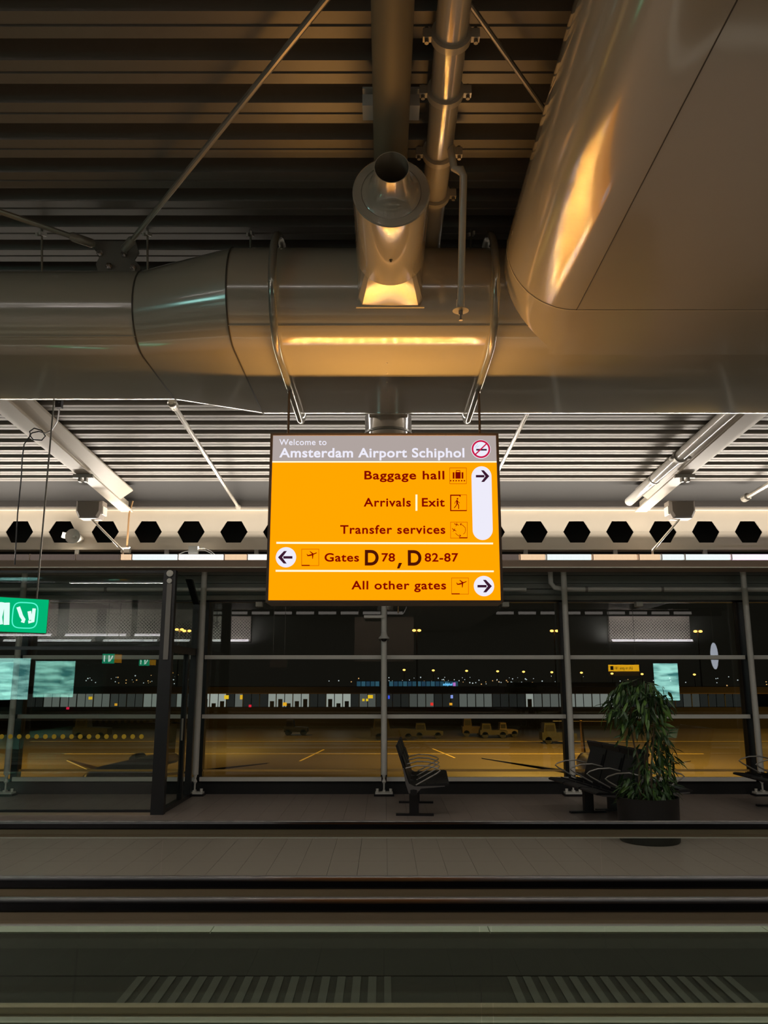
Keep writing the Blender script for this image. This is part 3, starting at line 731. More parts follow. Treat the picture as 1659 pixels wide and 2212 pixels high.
def plane_icon(cu, cv, k, parent, ang=0.0):
    ca, sa = math.cos(ang), math.sin(ang)
    def T(p): return (cu + k * (p[0] * ca - p[1] * sa), cv + k * (p[0] * sa + p[1] * ca))
    body = [(-1.0, .12), (-.92, .28), (-.3, .22), (.95, -.32), (1.0, -.46), (.85, -.46), (.2, -.22), (-.5, -.02), (-.85, .06)]
    poly([T(p) for p in body], M_sred, 'aeroplane_body', 0, parent)
    poly([T(p) for p in [(-.06, .02), (.30, -.14), (.18, .82), (.06, .82), (.02, .3)]], M_sred, 'aeroplane_wing', 0, parent)
    poly([T(p) for p in [(-.52, -.72), (-.38, -.74), (.36, -.22), (.10, -.08), (-.14, -.32)]], M_sred, 'aeroplane_wing', 0, parent)
    poly([T(p) for p in [(-1.0, .14), (-.80, .10), (-1.02, -.18), (-1.12, -.16)]], M_sred, 'aeroplane_tail', 0, parent)
b = frame_icon(651.8, 688.6, 1186.2, 1222); plane_icon(674, 1198.5, 10.5, b); poly([(651.6, 1220.4), (669, 1220.4), (669, 1222.6), (651.6, 1222.6)], M_sred, 'runway_line', .001, b)
b = frame_icon(975.6, 1012, 1248.4, 1283.6); plane_icon(997.5, 1260.5, 10.5, b); poly([(975.4, 1281.8), (993, 1281.8), (993, 1284), (975.4, 1284)], M_sred, 'runway_line', .001, b)
b = frame_icon(973.2, 1009.4, 1128, 1162.4); plane_icon(986, 1133.4, 5, b, R(35)); plane_icon(980.8, 1145, 5, b, R(50))
stroke([(994 + 0, 1132), (1000, 1135), (1005, 1140), (1005.8, 1146), (1004, 1151), (1001, 1154)], .9, M_sred, 'curved_arrow', 0, b)
stroke([(984, 1152), (988, 1156), (992, 1157.8), (995, 1157.6)], .9, M_sred, 'curved_arrow', 0, b)
stroke([(997.6, 1130.6), (994, 1132), (995.6, 1135)], .9, M_sred, 'arrow_tip', 0, b)
stroke([(992.6, 1154.6), (995.6, 1157.6), (991.6, 1160)], .9, M_sred, 'arrow_tip', 0, b)
poly([(992, 1160.8), (1009.4, 1160.8), (1009.4, 1162.9), (992, 1162.9)], M_sred, 'runway_line', .001, b)
ns = disc(1038.7, 970.4, 21, M_swhite, 'no_smoking_disc')
disc(1038.7, 970.4, 20, M_sprohib, 'prohibition_ring', .002, 16.3, ns)
poly([(1028.6, 970.2), (1051.4, 970.2), (1051.4, 973.6), (1028.6, 973.6)], M_sdark, 'cigarette', .002, ns)
stroke([(1026.6, 968), (1027, 964.6), (1030, 962.6), (1031.4, 959.6)], .9, M_smoke, 'smoke_line', .002, ns)
stroke([(1029, 966.6), (1033, 965), (1035, 962.6)], .8, M_smoke, 'smoke_line', .002, ns)
stroke([(1026.4, 982.4), (1051.6, 958.2)], 2.6, M_sprohib, 'prohibition_bar', .004, ns)
for u, s in ((630, -1), (1033, 1)):
    x = s * .645
    g = MB().cyl((x, 5.23, zt_ + .01), (x, 5.23, ZC - .36), .0085, 10).build('suspension_rod', M_frame, sign)
    MB().box(x - .02, x + .02, 5.21, 5.25, zt_ + .01, zt_ + .03).build('rod_socket', M_frame, g, False)

# ------------------------------------------------------------------ fittings on the beam and trough
for s, lab in ((-1, 'grey box speaker on a slanting arm, left above the trough'), (1, 'grey box speaker on a slanting arm, right above the trough')):
    u = 197 if s < 0 else 1469
    c = at(u, 1103, 10.75)
    t = thing('box_speaker', c, lab, 'speaker', 'grey box speakers on arms')
    rings = []
    for yy, k in ((-.12, .82), (-.08, 1), (.10, 1), (.14, .9)):
        rings.append([c + Vector((dx * k, yy, dz * k)) for dx, dz in ((-.175, -.03), (-.13, -.12), (.13, -.12), (.175, -.03), (.175, .12), (-.175, .12))])
    MB().loft(rings).build('cabinet', mat('speaker_grey', rgb(128, 118, 108), .5), t, False)
    MB().box(c.x + s * -.17 - .012, c.x + s * -.17 + .012, c.y - .06, c.y + .10, c.z - .06, c.z + .05).build('side_bracket', M_white, t, False)
    e = at(265 if s < 0 else 1410, 1192, 11.15)
    MB().sweep([c + Vector((0, 0, -.1)), e + Vector((0, 0, .02)), e + Vector((0, .02, -.05))], .016, 8).build('arm', M_steel, t)
c = at(163, 1161, 11.30)
t = thing('horn_speaker', c, 'cream horn loudspeaker in front of the first hexagonal opening', 'speaker')
MB().lathe([(.02, .22), (.05, .215), (.055, .10), (.062, .08), (.066, -.04), (.105, -.10), (.108, -.105), (.10, -.105), (.06, -.04), (.02, -.02)], c, 'y', 24).build('horn', M_white, t)
MB().lathe([(0, -.08), (.016, -.075), (.018, -.02)], c, 'y', 12).build('centre_plug', M_white, t)
MB().obox(c + Vector((-.12, .10, .03)), (.20, .09, .08), Matrix.Rotation(.2, 3, 'Y')).build('driver_box', M_white, t, False)
t = thing('conduit', at(280, 1048, 11.1), 'thin copper-coloured conduit running down across the castellated beam', 'conduit')
MB().sweep([at(287, 1082, 11.26), at(283, 1095, 11.28), at(279, 1110, 11.29), at(274, 1184, 11.30)], .013, 8).build('tube', mat('copper', rgb(176, 138, 96), .45, .3), t)
p = at(272, 1187, 11.26)
MB().box(p.x - .06, p.x + .06, p.y - .04, p.y + .04, p.z - .05, p.z + .03).build('junction_box', M_white, t, False)
p = at(418, 1187, 11.2)
t = thing('junction_box', p, 'white junction box with looping white cables on the trough', 'junction box')
MB().box(p.x - .065, p.x + .065, p.y - .03, p.y + .03, p.z - .06, p.z + .045).build('box', M_white, t, False)
MB().sweep([p + Vector((.06, 0, .02)), p + Vector((.15, 0, .02)), p + Vector((.24, 0, -.02)), p + Vector((.30, .02, -.07))], .006, 6).sweep([p + Vector((.06, 0, -.01)), p + Vector((.16, 0, -.01)), p + Vector((.26, .02, -.06))], .006, 6).sweep([p + Vector((-.06, 0, -.02)), p + Vector((-.12, 0, -.03)), p + Vector((-.2, .02, -.06))], .006, 6).build('cable', M_white, t)
# black cable with loop hanging from the duct to the left beam
t = thing('black_cable', at(128, 876, 6.9), 'thin black cable hanging from the duct and looping on the left roof beam', 'cable')
pts = [at(u, v, y) for u, v, y in ((128, 868, 6.6), (128, 885, 6.8), (124, 910, 7.2), (112, 930, 7.6), (98, 936, 7.9), (84, 932, 8.0), (70, 935, 8.0), (64, 940, 8.0), (72, 950, 8.0), (90, 951, 8.0), (98, 942, 8.0), (90, 930, 8.0), (74, 925, 8.0), (64, 932, 8.0), (66, 940, 8.0), (52, 960, 8.0), (48, 990, 8.0), (46, 1030, 8.0), (42, 1070, 8.0), (38, 1110, 8.0), (34, 1180, 8.0), (32, 1220, 8.0))]
MB().sweep(pts, .007, 6).build('wire', M_black, t)
MB().obox(at(128, 873, 6.65), (.05, .05, .07), Matrix.Identity(3)).build('plug', M_black, t, False)

# dome camera on the centre post
p = at(827, 1374, 12.62)
t = thing('dome_camera', (0, 12.66, p.z), 'white dome security camera on the centre post', 'security camera')
MB().lathe([(.03, .09), (.045, .07), (.05, .04), (.085, .0), (.082, -.01), (.05, -.012)], (0, 12.62, p.z - .03), 'z', 24).build('housing', M_white, t)
MB().lathe([(.046, 0), (.044, -.02), (.03, -.04), (.0, -.05)], (0, 12.62, p.z - .04), 'z', 20).build('dome', mat('dome_glass', rgb(12, 12, 14), .05), t)
p = at(800, 1332, 12.62)
MB().box(-.31, .0, 12.60, 12.66, p.z - .02, p.z + .02).build('side_arm', M_white, t, False)

# ------------------------------------------------------------------ dark framed glass door screen (left)
PY = 10.96
t = thing('glass_screen', (-2.9, PY, 0), 'black framed glass door screen on the left with a row of yellow dots', 'glass screen')
zt = CAMZ + 1.47
MB().box(-2.985, -2.82, PY - .05, PY + .05, 0, zt).build('front_post', M_black, t, False)
a = at(350, 1262, PY - .06); b = at(362, 1425, PY - .06)
MB().box(-2.925, -2.86, PY - .07, PY - .05, CAMZ + tz(1425) * PY, CAMZ + tz(1262) * PY).build('pale_insert', M_grey, t, False, label='pale grey cover strip')
for v, r in ((1240, .044), (1256, .034)):
    MB().lathe([(0, -.02), (r, -.015), (r, .02)], (-2.90 + .005, PY - .065, CAMZ + tz(v) * PY), 'y', 20).build('round_cap', M_white, t)
MB().box(-10.9, -2.985, PY - .03, PY + .03, 0.0, .055).build('bottom_rail', M_black, t, False)
MB().box(-10.9, -2.985, PY - .045, PY - .03, 0.0, .03).build('kick_strip', M_alu, t, False)
zz = CAMZ + tz(1400) * PY
MB().box(-10.9, -2.985, PY - .02, PY + .02, zz - .022, zz + .022).build('middle_rail', M_black, t, False)
MB().box(-10.9, -2.985, PY - .006, PY + .006, .055, zz - .022).build('pane', M_part, t, False)
MB().box(-10.9, -2.985, PY - .006, PY + .006, zz + .022, zt).build('pane', M_part, t, False)
MB().box(-10.9, -2.82, PY - .03, PY + .03, zt - .035, zt).build('head_rail', M_black, t, False)
MB().box(-2.93, -2.84, 12.46, 12.54, 0, zt - .28).build('back_post', M_black, t, False)
MB().prism_x([(12.54, zt - .32), (12.46, zt - .32), (11.9, zt), (12.02, zt)], -2.93, -2.84).build('corner_brace', M_black, t, False)
MB().box(-2.92, -2.85, PY + .05, 12.60, zz - .05, zz + .05).build('side_header', M_black, t, False)
MB().box(-2.93, -2.84, PY + .05, 12.60, 0, .05).build('side_sill', M_black, t, False)
MB().box(-2.92, -2.85, 11.98, 12.06, .05, zz - .05).build('door_stile', M_black, t, False)
MB().box(-2.892, -2.880, PY + .05, 11.98, .05, zz - .05).build('side_pane', M_part, t, False)
MB().box(-2.892, -2.880, PY + .05, 12.60, zz + .05, zt).build('side_pane', M_part, t, False)
MB().box(-2.88, -2.86, 11.90, 11.93, .85, 1.15).build('door_handle', M_galv, t, False)
zd = CAMZ + tz(1591) * PY
dot_me = MB().lathe([(0, -.002), (.030, -.002), (.030, .002), (0, .002)], (0, 0, 0), 'y', 20).mesh('marker_dot', mat('marker_yellow', rgb(214, 178, 40), .6), False)
for i in range(22):
    inst('marker_dot', dot_me, (-3.166 - i * .1140, PY - .010, zd), t)

# ------------------------------------------------------------------ green exit sign at the left edge
c = at(10, 1328, 5.6)
ang = R(38)
t = thing('exit_sign', c, 'hanging green emergency exit sign at the left edge', 'sign')
rm = Matrix.Rotation(ang, 3, 'Z')
M_green = emit('exit_green', rgb(0, 172, 110), 1.1); M_mint = emit('exit_mint', rgb(90, 250, 215), 1.0); M_ewhite = emit('exit_white', rgb(225, 255, 248), 1.0)
hgt = .245; wd_ = .56
ex = c
MB().obox(ex, (wd_, .05, hgt), rm).build('lamp_box', M_frame, t, False)
MB().obox(ex + rm @ Vector((0, -.028, 0)), (wd_ - .01, .006, hgt - .012), rm).build('face', M_green, t, False)
def eshape(pts, m, name, w=.008, closed=False):
    mb = MB(); P = [ex + rm @ Vector((a, -.034, b)) for a, b in pts]
    mb.sweep(P, w, 6, closed=closed); return mb.build(name, m, t)
rr = [(.125 + .082 * (abs(math.cos(a)) ** .5) * (1 if math.cos(a) > 0 else -1), .088 * (abs(math.sin(a)) ** .5) * (1 if math.sin(a) > 0 else -1)) for a in [2*math.pi*i/32 for i in range(32)]]
eshape(rr, M_mint, 'outline', .004, True)
for pts in ([(.075, .055), (.090, .02), (.100, -.005), (.118, -.030), (.112, -.05)], [(.150, -.045), (.178, -.04), (.180, .05)], [(.150, .03), (.165, -.03)]):
    eshape(pts, M_ewhite, 'running_figure', .012)
for pts in ([(-.03, .08), (-.04, -.02), (-.03, -.07)], [(.0, .08), (.01, -.07)]):
    eshape(pts, M_ewhite, 'arrow_mark', .018)
for dx in (-.2, .2):
    p = ex + rm @ Vector((dx, 0, hgt / 2))
    MB().cyl(p, (p.x, p.y, CAMZ + 2.045), .006, 6).build('suspension_wire', M_galv, t)

# ------------------------------------------------------------------ beam seating
def seat_slab(pts, y0, y1):
    mb = MB(); n = len(pts)
    return mb.prism_y(pts, y0, y1)
def bench(label, org, rz, n=3):
    t = thing('airport_bench', org, label, 'bench', 'black airport benches by the window')
    t.rotation_euler = (0, 0, 0); t.matrix_basis = Matrix.Translation(org)
    Mx = Matrix.Translation(org) @ Matrix.Rotation(rz, 4, 'Z')
    def P(mb, name, m, par=t, smooth=True):
        mb.v = [tuple(Mx @ Vector(v)) for v in mb.v]; return mb.build(name, m, par, smooth)
    pitch = .53; L = n * pitch
    P(MB().box(-.03, .05, -.03, L + .03, .285, .345), 'cross_beam', M_black, smooth=False)
    for i in range(n):
        y0, y1 = i * pitch + .02, (i + 1) * pitch - .02
        s = P(MB().prism_y([(-.04, .395), (.42, .425), (.455, .415), (.45, .395), (.40, .39), (-.02, .36)], y0, y1), 'seat', M_seat)
        for k in range(3): P(MB().box(.06 + .11 * k, .065 + .11 * k, y0 + .01, y1 - .01, .40, .429), 'seat_seam', M_black, s, False)
        b = P(MB().prism_y([(-.04, .395), (-.02, .36), (-.075, .45), (-.215, .87), (-.200, .885), (-.185, .875), (-.05, .46)][::-1], y0, y1), 'backrest', M_seat)
        P(MB().prism_y([(-.084, .60), (-.079, .60), (-.130, .745), (-.135, .745)], y0 + .03, y1 - .03), 'back_seam', M_black, b, False)
    for i in range(n + 1):
        y = i * pitch
        P(MB().sweep([(-.09, y, .60), (.05, y, .635), (.20, y, .630), (.31, y, .600), (.345, y, .575), (.30, y, .54), (.04, y, .40)], .009, 8), 'armrest', M_galv)
        P(MB().prism_y([(-.05, .30), (.06, .31), (.10, .36), (.40, .385), (.40, .395), (.02, .385), (-.05, .42), (-.11, .60), (-.125, .60), (-.09, .42)], y - .012, y + .012), 'side_casting', M_seatm, smooth=False)
    for y in (.25, L - .25) if n > 1 else (.25,):
        g = P(MB().box(-.05, .07, y - .04, y + .04, .02, .285), 'leg', M_black, smooth=False)
        P(MB().box(-.22, .26, y - .035, y + .035, 0, .025), 'foot', M_black, g, False)
    P(MB().lathe([(0, -.035), (.035, -.034), (.036, -.028)], (.01, 0, .315), 'y', 16), 'end_plug', M_black)
    return t
bench('black beam seat facing the plant, right of the centre post', (0.36, 10.62, 0), R(-3), 3)
bench('black beam seat with its back to the plant pot, left of the plant', (2.63, 11.35, 0), R(180 + 9), 3)
bench('black beam seat mostly hidden behind the potted plant', (3.20, 9.95, 0), R(8), 3)
bench('black beam seat in the dark at the far right edge', (5.35, 11.9, 0), R(180), 3)

# ------------------------------------------------------------------ potted plant
PC = Vector((2.845, 9.2, 0))
t = thing('potted_plant', PC, 'tall leafy green plant in a round black pot beyond the handrail', 'plant')
MB().lathe([(0, .0), (.300, .0), (.312, .012), (.326, .44), (.330, .455), (.318, .455), (.312, .40), (0, .40)], PC, 'z', 48).build('pot', M_pot, t)
MB().lathe([(.314, .402), (.15, .415), (0, .42)], PC, 'z', 24).build('soil', M_soil, t)
stems = []
for sx, sy, h, lx in ((-.06, 0, 1.25, -.10), (.04, .05, 1.30, .02), (.02, -.06, 1.10, .12), (.08, .02, .8, .2), (-.02, .06, 1.0, .14)):
    a = PC + Vector((sx, sy, .40)); pts = [a + Vector((lx * (k / 6) ** 1.3 + .015 * math.sin(k * 2 + sx * 40), .02 * math.cos(k * 1.7), (h - .05) * k / 6)) for k in range(7)]
    MB().sweep(pts, [.014 - .0015 * k for k in range(7)], 7).build('stem', M_bark, t)
def leaf_geo(L, w, droop):
    vs = []; 
    for s in (0, .18, .42, .7, 1.0):
        ww = w * (0.08 if s == 0 else 0.0 if s == 1 else math.sin(math.pi * (s * .86 + .10)) ** .8)
        z = -droop * L * s * s
        vs += [(s * L, -ww, z - ww * .15), (s * L, 0, z + ww * .22), (s * L, ww, z - ww * .15)]
    fs = []
    for i in range(4):
        for k in range(2): fs.append((i*3 + k, i*3 + k + 1, i*3 + 4 + k, i*3 + 3 + k))
    return vs, fs
leaf_mes = []
for i in range(6):
    v, f = leaf_geo(.130 + .015 * (i % 3), .0150 + .0025 * (i % 2), .15 + .12 * (i % 3))
    leaf_mes.append(MB().add(v, f).mesh('leaf', M_leaf if i % 2 else M_leaf2, True, 60))
blobs = [(1372, 1492, 50, 30, 10), (1372, 1510, 64, 40, 12), (1328, 1528, 22, 34, 5), (1424, 1512, 30, 34, 6), (1385, 1550, 50, 32, 9), (1425, 1590, 22, 34, 5), (1440, 1640, 20, 40, 5), (1400, 1640, 36, 40, 7), (1378, 1690, 40, 30, 6), (1420, 1705, 40, 26, 7), (1362, 1712, 26, 22, 4), (1350, 1590, 14, 30, 1.2), (1440, 1690, 22, 26, 3)]
tot = sum(b_[4] for b_ in blobs)
def leaf_place():
    q = random.random() * tot
    for b_ in blobs:
        q -= b_[4]
        if q <= 0: break
    while True:
        a, c_, d_ = (random.uniform(-1, 1) for _ in range(3))
        if a*a + c_*c_ + d_*d_ < 1: break
    p = at(b_[0] + a * b_[2], b_[1] + c_ * b_[3], PC.y) ; p.y = PC.y + d_ * .20
    ax = Vector((p.x - PC.x - .05, p.y - PC.y, 0))
    az = math.atan2(ax.y, ax.x) + random.gauss(0, .8)
    el = random.gauss(.75, .42)
    return Matrix.Translation(p) @ Matrix.Rotation(az, 4, 'Z') @ Matrix.Rotation(el, 4, 'Y') @ Matrix.Rotation(random.gauss(0, .5), 4, 'X')
for i in range(280):
    M_ = leaf_place(); o = bpy.data.objects.new('leaf', leaf_mes[i % 6]); C.objects.link(o)
    o.parent = t; o.matrix_basis = t.matrix_basis.inverted() @ M_
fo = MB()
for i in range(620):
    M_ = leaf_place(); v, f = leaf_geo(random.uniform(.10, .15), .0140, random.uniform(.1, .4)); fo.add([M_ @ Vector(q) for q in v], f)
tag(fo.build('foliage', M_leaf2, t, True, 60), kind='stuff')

# ------------------------------------------------------------------ moving walkways in the foreground
HR = 0.95
def walkway(ya, yb_, label, joints_a, joints_b):
    t = thing('moving_walkway', (0, (ya + yb_) / 2, 0), label, 'moving walkway', 'moving walkways')
    for y, js in ((ya, joints_a), (yb_, joints_b)):
        MB().prism_x([(y - .040, HR - .028), (y - .036, HR - .008), (y - .022, HR), (y + .022, HR), (y + .036, HR - .008), (y + .040, HR - .028), (y + .030, HR - .036), (y - .030, HR - .036)], -11, 11).build('handrail', M_rubber, t)
        g = MB().prism_x([(y - .026, HR - .036), (y + .026, HR - .036), (y + .026, HR - .060), (y + .016, HR - .075), (y - .016, HR - .075), (y - .026, HR - .060)], -11, 11).build('handrail_guide', M_alu, t, False)
        MB().box(-11, 11, y - .030, y + .030, HR - .079, HR - .0752).build('guide_trim', M_aluw, g, False)
        xs_ = [-11] + js + [11]
        for a, b in zip(xs_[:-1], xs_[1:]):
            MB().box(a + .002, b - .002, y - .005, y + .005, .06, HR - .076).build('glass_panel', M_bal, t, False)
        MB().box(-11, 11, y - .03, y + .03, .03, .07).build('glass_clamp', M_alu, t, False)
        MB().box(-11, 11, y - .12, y + .12, 0, .035).build('deck_cover', M_aluw, t, False)
    pal = MB()
    for i in range(-80, 80):
        pal.box(i * .133 + .002, i * .133 + .131, ya + .12, yb_ - .12, -.011, .002)
    tag(pal.build('pallets', M_slat, t, False), kind='stuff')
j1 = [(350 - 829.5) / den(1840) * 4.52 + i * 2.30 for i in range(-1, 4)]
j2 = [(1036 - 829.5) / den(2000) * 3.28 + i * 1.5 for i in range(-4, 5)]
j3a = (168 - 829.5) / den(2050) * 2.97; j3b = (1062 - 829.5) / den(2050) * 2.97
j3 = [j3a + (j3b - j3a) * i for i in range(-3, 6)]
walkway(3.28, 4.52, 'farther moving walkway with glass sides, its far handrail in front of the plant pot', j2, j1)
walkway(1.73, 2.97, 'nearer moving walkway whose far handrail crosses the bottom of the picture', [-3, -1, 1, 3], j3)
struct('trim_4', MB().box(-11, 11, 3.09, 3.16, 0, .03), M_aluw)

# ------------------------------------------------------------------ the opposite side of the hall (seen reflected in the windows)
struct('wall_front', MB().box(-16, 16, -8.3, -8.1, 0, HC + .2), mat('hall_wall', rgb(92, 94, 90), 0.6))
def perf_mat():
    m = bpy.data.materials.new('perforated_metal'); m.use_nodes = True; nt = m.node_tree; b = nt.nodes['Principled BSDF']
    tc = nt.nodes.new('ShaderNodeTexCoord'); mp = nt.nodes.new('ShaderNodeMapping'); mp.inputs['Scale'].default_value = (1, 1, 1)
    vo = nt.nodes.new('ShaderNodeTexVoronoi'); vo.inputs['Scale'].default_value = 11; vo.inputs['Randomness'].default_value = 0
    cr = nt.nodes.new('ShaderNodeValToRGB'); cr.color_ramp.elements[0].position = .30; cr.color_ramp.elements[1].position = .36
    cr.color_ramp.elements[0].color = (.01, .01, .01, 1); cr.color_ramp.elements[1].color = rgb(225, 215, 205)
    mp.inputs['Rotation'].default_value = (0, R(45), 0)
    nt.links.new(tc.outputs['Object'], mp.inputs[0]); nt.links.new(mp.outputs[0], vo.inputs['Vector'])
    nt.links.new(vo.outputs['Distance'], cr.inputs[0]); nt.links.new(cr.outputs[0], b.inputs['Base Color']); b.inputs['Roughness'].default_value = .5
    return m
M_perf = perf_mat()
M_tubeh = emit('hall_tube', (1, .93, .98, 1), 9.0)
VY = 2 * 12.99
def mir(u, v, Yr): p = at(u, v, VY - Yr); p.y = Yr; return p            # where a thing must stand to be mirrored at (u, v)
for u0, u1, lab in ((1312, 1492, 'mirrored at the right above the plant'), (20, 204, 'mirrored at the far left'), (232, 345, 'mirrored left of the door post'), (362, 415, 'mirrored inside the glass screen'), (452, 541, 'mirrored left of the sign')):
    a, b = mir(u0, 1316, -8.0), mir(u1, 1386, -8.0)
    t = thing('perforated_panel', ((a.x + b.x) / 2, -8.0, b.z), 'perforated metal wall panel with fluorescent tubes, ' + lab, 'wall panel', 'perforated panels opposite the windows')
    MB().prism_x([(-8.08, b.z), (-8.02, b.z), (-7.95, a.z), (-8.08, a.z)], a.x, b.x).build('panel', M_perf, t, False)
    MB().box(a.x, b.x, -7.72, -7.60, b.z - .05, b.z - .02).build('lamp_tray', M_aluw, t, False)
    MB().cyl((a.x + .03, -7.64, b.z + .01), (b.x - .03, -7.64, b.z + .01), .016, 8).build('tube', M_tubeh, t)
    MB().cyl((a.x + .03, -7.70, b.z + .06), (b.x - .03, -7.70, b.z + .06), .012, 8).build('tube', M_tubeh, t)
t = thing('hall_light_row', (0, -8, CAMZ + 2.8), 'row of unlit roof fittings, glow put into their colour, mirrored along the top of the windows', 'light row')
tr = MB().box(mir(430, 1325, -7.9).x, mir(1560, 1325, -7.9).x, -8.0, -7.95, mir(0, 1331, -7.9).z, mir(0, 1317, -7.9).z).build('backing_strip', M_black, t, False)
k_ = 448
while k_ < 1500:
    a, b = mir(k_, 1321, -7.9), mir(k_ + 38, 1327, -7.9)
    MB().box(a.x, b.x, -7.95, -7.9, b.z, a.z).build('fitting', emit('hall_painted_glow', (.62, .55, .5, 1), 1.0, False), t, False)  # unlit fittings; light falling on them is put into faint emission
    k_ += 48
def hall_screen(u0, v0, u1, v1, label, name='advertising_screen', Yr=-6.0):
    a, b = mir(u0, v0, Yr), mir(u1, v1, Yr)
    t = thing(name, ((a.x + b.x) / 2, Yr, b.z), label, 'screen', 'lit screens opposite the windows')
    MB().box(a.x - .04, b.x + .04, Yr - .12, Yr - .01, b.z - .04, a.z + .04).build('case', M_black, t, False)
    MB().box((a.x + b.x) / 2 - .08, (a.x + b.x) / 2 + .08, Yr - .10, Yr - .05, 0, b.z - .04).build('stand', M_black, t, False)
    MB().box(a.x, b.x, Yr - .01, Yr + .002, b.z, a.z).build('display', scr, t, False)
scr = bpy.data.materials.new('screen_picture'); scr.use_nodes = True
nt = scr.node_tree; nt.nodes.remove(nt.nodes['Principled BSDF'])
tc = nt.nodes.new('ShaderNodeTexCoord'); mp = nt.nodes.new('ShaderNodeMapping'); mp.inputs['Scale'].default_value = (.5, 1, 2.6); no = nt.nodes.new('ShaderNodeTexNoise'); no.inputs['Scale'].default_value = 2.2; no.inputs['Detail'].default_value = 6
cr = nt.nodes.new('ShaderNodeValToRGB'); cr.color_ramp.elements[0].position = .36; cr.color_ramp.elements[0].color = (.05, .22, .22, 1); cr.color_ramp.elements[1].position = .62; cr.color_ramp.elements[1].color = (.45, .95, .85, 1)
em = nt.nodes.new('ShaderNodeEmission'); em.inputs[1].default_value = 6.5
nt.links.new(tc.outputs['Object'], mp.inputs[0]); nt.links.new(mp.outputs[0], no.inputs['Vector']); nt.links.new(no.outputs['Fac'], cr.inputs[0]); nt.links.new(cr.outputs[0], em.inputs[0]); nt.links.new(em.outputs[0], nt.nodes['Material Output'].inputs[0])
hall_screen(1411, 1433, 1469, 1513, 'turquoise advertising screen mirrored in the glass beside the plant')
hall_screen(57, 1428, 157, 1506, 'wide turquoise advertising screen mirrored at the left edge')
hall_screen(-60, 1430, 24, 1512, 'turquoise advertising screen cut off at the left edge')
# small yellow sign and green sign opposite
M_ysign = emit('hall_yellow', (5.2, 2.6, .05, 1), 1.0); M_ytext = mat('hall_sign_text', rgb(30, 18, 4), .6)
a, b = mir(1315, 1436, -5.0), mir(1381, 1450, -5.0)
t = thing('gate_sign', ((a.x + b.x) / 2, -5.0, b.z), 'small yellow gate sign whose writing is mirrored in the window beside the plant', 'sign')
MB().box(a.x, b.x, -5.08, -5.0, b.z, a.z).build('panel', M_ysign, t, False)
MB().box(a.x, b.x, -5.06, -5.02, b.z - .17, b.z - .01).build('lower_panel', mat('lower_panel', rgb(170, 130, 60), .5), t, False)
lettering('Lift to gate 181', a.x + .22, b.x - .24, b.z + .07, a.z - .07, -4.999, M_ytext, .01, t, 1.1, flip=True)
MB().box(a.x + .05, a.x + .17, -5.0, -4.996, b.z + .05, a.z - .05).build('pictogram', M_ytext, t, False)
for x in (a.x + .1, b.x - .1): MB().cyl((x, -5.04, a.z), (x, -5.04, HC), .012, 8).build('suspension_rod', M_galv, t)
a, b = mir(301, 1420, -5.0), mir(322, 1438, -5.0)
t = thing('exit_sign', ((a.x + b.x) / 2, -5.0, b.z), 'small green exit sign with orange end panel, mirrored beside the door post', 'sign')
MB().box(a.x, b.x, -5.06, -5.0, b.z, a.z).build('green_panel', emit('hall_green', (.02, 1.2, .6, 1), 1.6), t, False)
MB().box(b.x + .01, b.x + .23, -5.06, -5.0, b.z + .02, a.z - .02).build('orange_panel', emit('hall_orange', (1.3, .55, .02, 1), 1.4), t, False)
MB().box(a.x + .05, a.x + .09, -5.0, -4.99, b.z + .05, a.z - .05).box(a.x + .20, a.x + .24, -5.0, -4.99, b.z + .05, a.z - .05).obox(((a.x + b.x) / 2 + .1, -4.995, (a.z + b.z) / 2), (.04, .01, .2), Matrix.Rotation(.5, 3, 'Y')).build('pictogram', emit('hall_mark', (.8, 1, .9, 1), 6.0), t, False)
for x in (a.x + .1, b.x + .1): MB().cyl((x, -5.03, a.z), (x, -5.03, HC), .012, 8).build('suspension_rod', M_galv, t)
a, b = mir(1533, 1388, -4.0), mir(1554, 1446, -4.0)
t = thing('oval_lamp', ((a.x + b.x) / 2, -4.0, b.z), 'tall oval white lamp mirrored in the window at the far right', 'lamp')
cc = (a + b) / 2; hh_ = (a.z - b.z) / 2; ww_ = (b.x - a.x) / 2
MB().loft([[cc + Vector((ww_ * k * math.cos(q), yy, hh_ * k * math.sin(q))) for q in [2*math.pi*i/24 for i in range(24)]] for yy, k in ((-.03, .98), (0, 1), (.03, .8))]).build('globe', emit('oval_white', (.8, .85, 1, 1), 3.0), t)
MB().cyl((cc.x, -4.0, a.z - .02), (cc.x, -4.0, HC), .01, 8).build('suspension_rod', M_galv, t)

# ------------------------------------------------------------------ outside: apron at night
GZ = CAMZ - 6.7
M_apron = mat('wet_asphalt', rgb(78, 70, 58), 0.42, noise=0.65, nscale=.06, spec=.6, stretch=(.35, 1.6, 1))
tag(MB().box(-420, 420, 14.5, 900, GZ - .3, GZ).build('ground_apron', M_apron, None, False), kind='structure')
tag(MB().box(-11, 11, 13.1, 14.6, -0.75, -0.12).build('roof_ledge', mat('ledge', rgb(58, 58, 48), .7), None, False), kind='structure')
M_line = mat('apron_paint', rgb(190, 170, 110), .6)
ml = thing('apron_markings', (0, 60, GZ), 'yellow lead-in lines and stand marks painted on the apron', 'markings')
MB().box(-30, 30, 79, 79.25, GZ, GZ + .012).build('stand_line', M_line, ml, False)
MB().box(-40, 44, 95, 95.3, GZ, GZ + .012).build('stand_line', M_line, ml, False)
MB().obox((-6.6, 78, GZ + .006), (.18, 12, .012), Matrix.Rotation(-.1, 3, 'Z')).build('lead_in_line', M_line, ml, False)
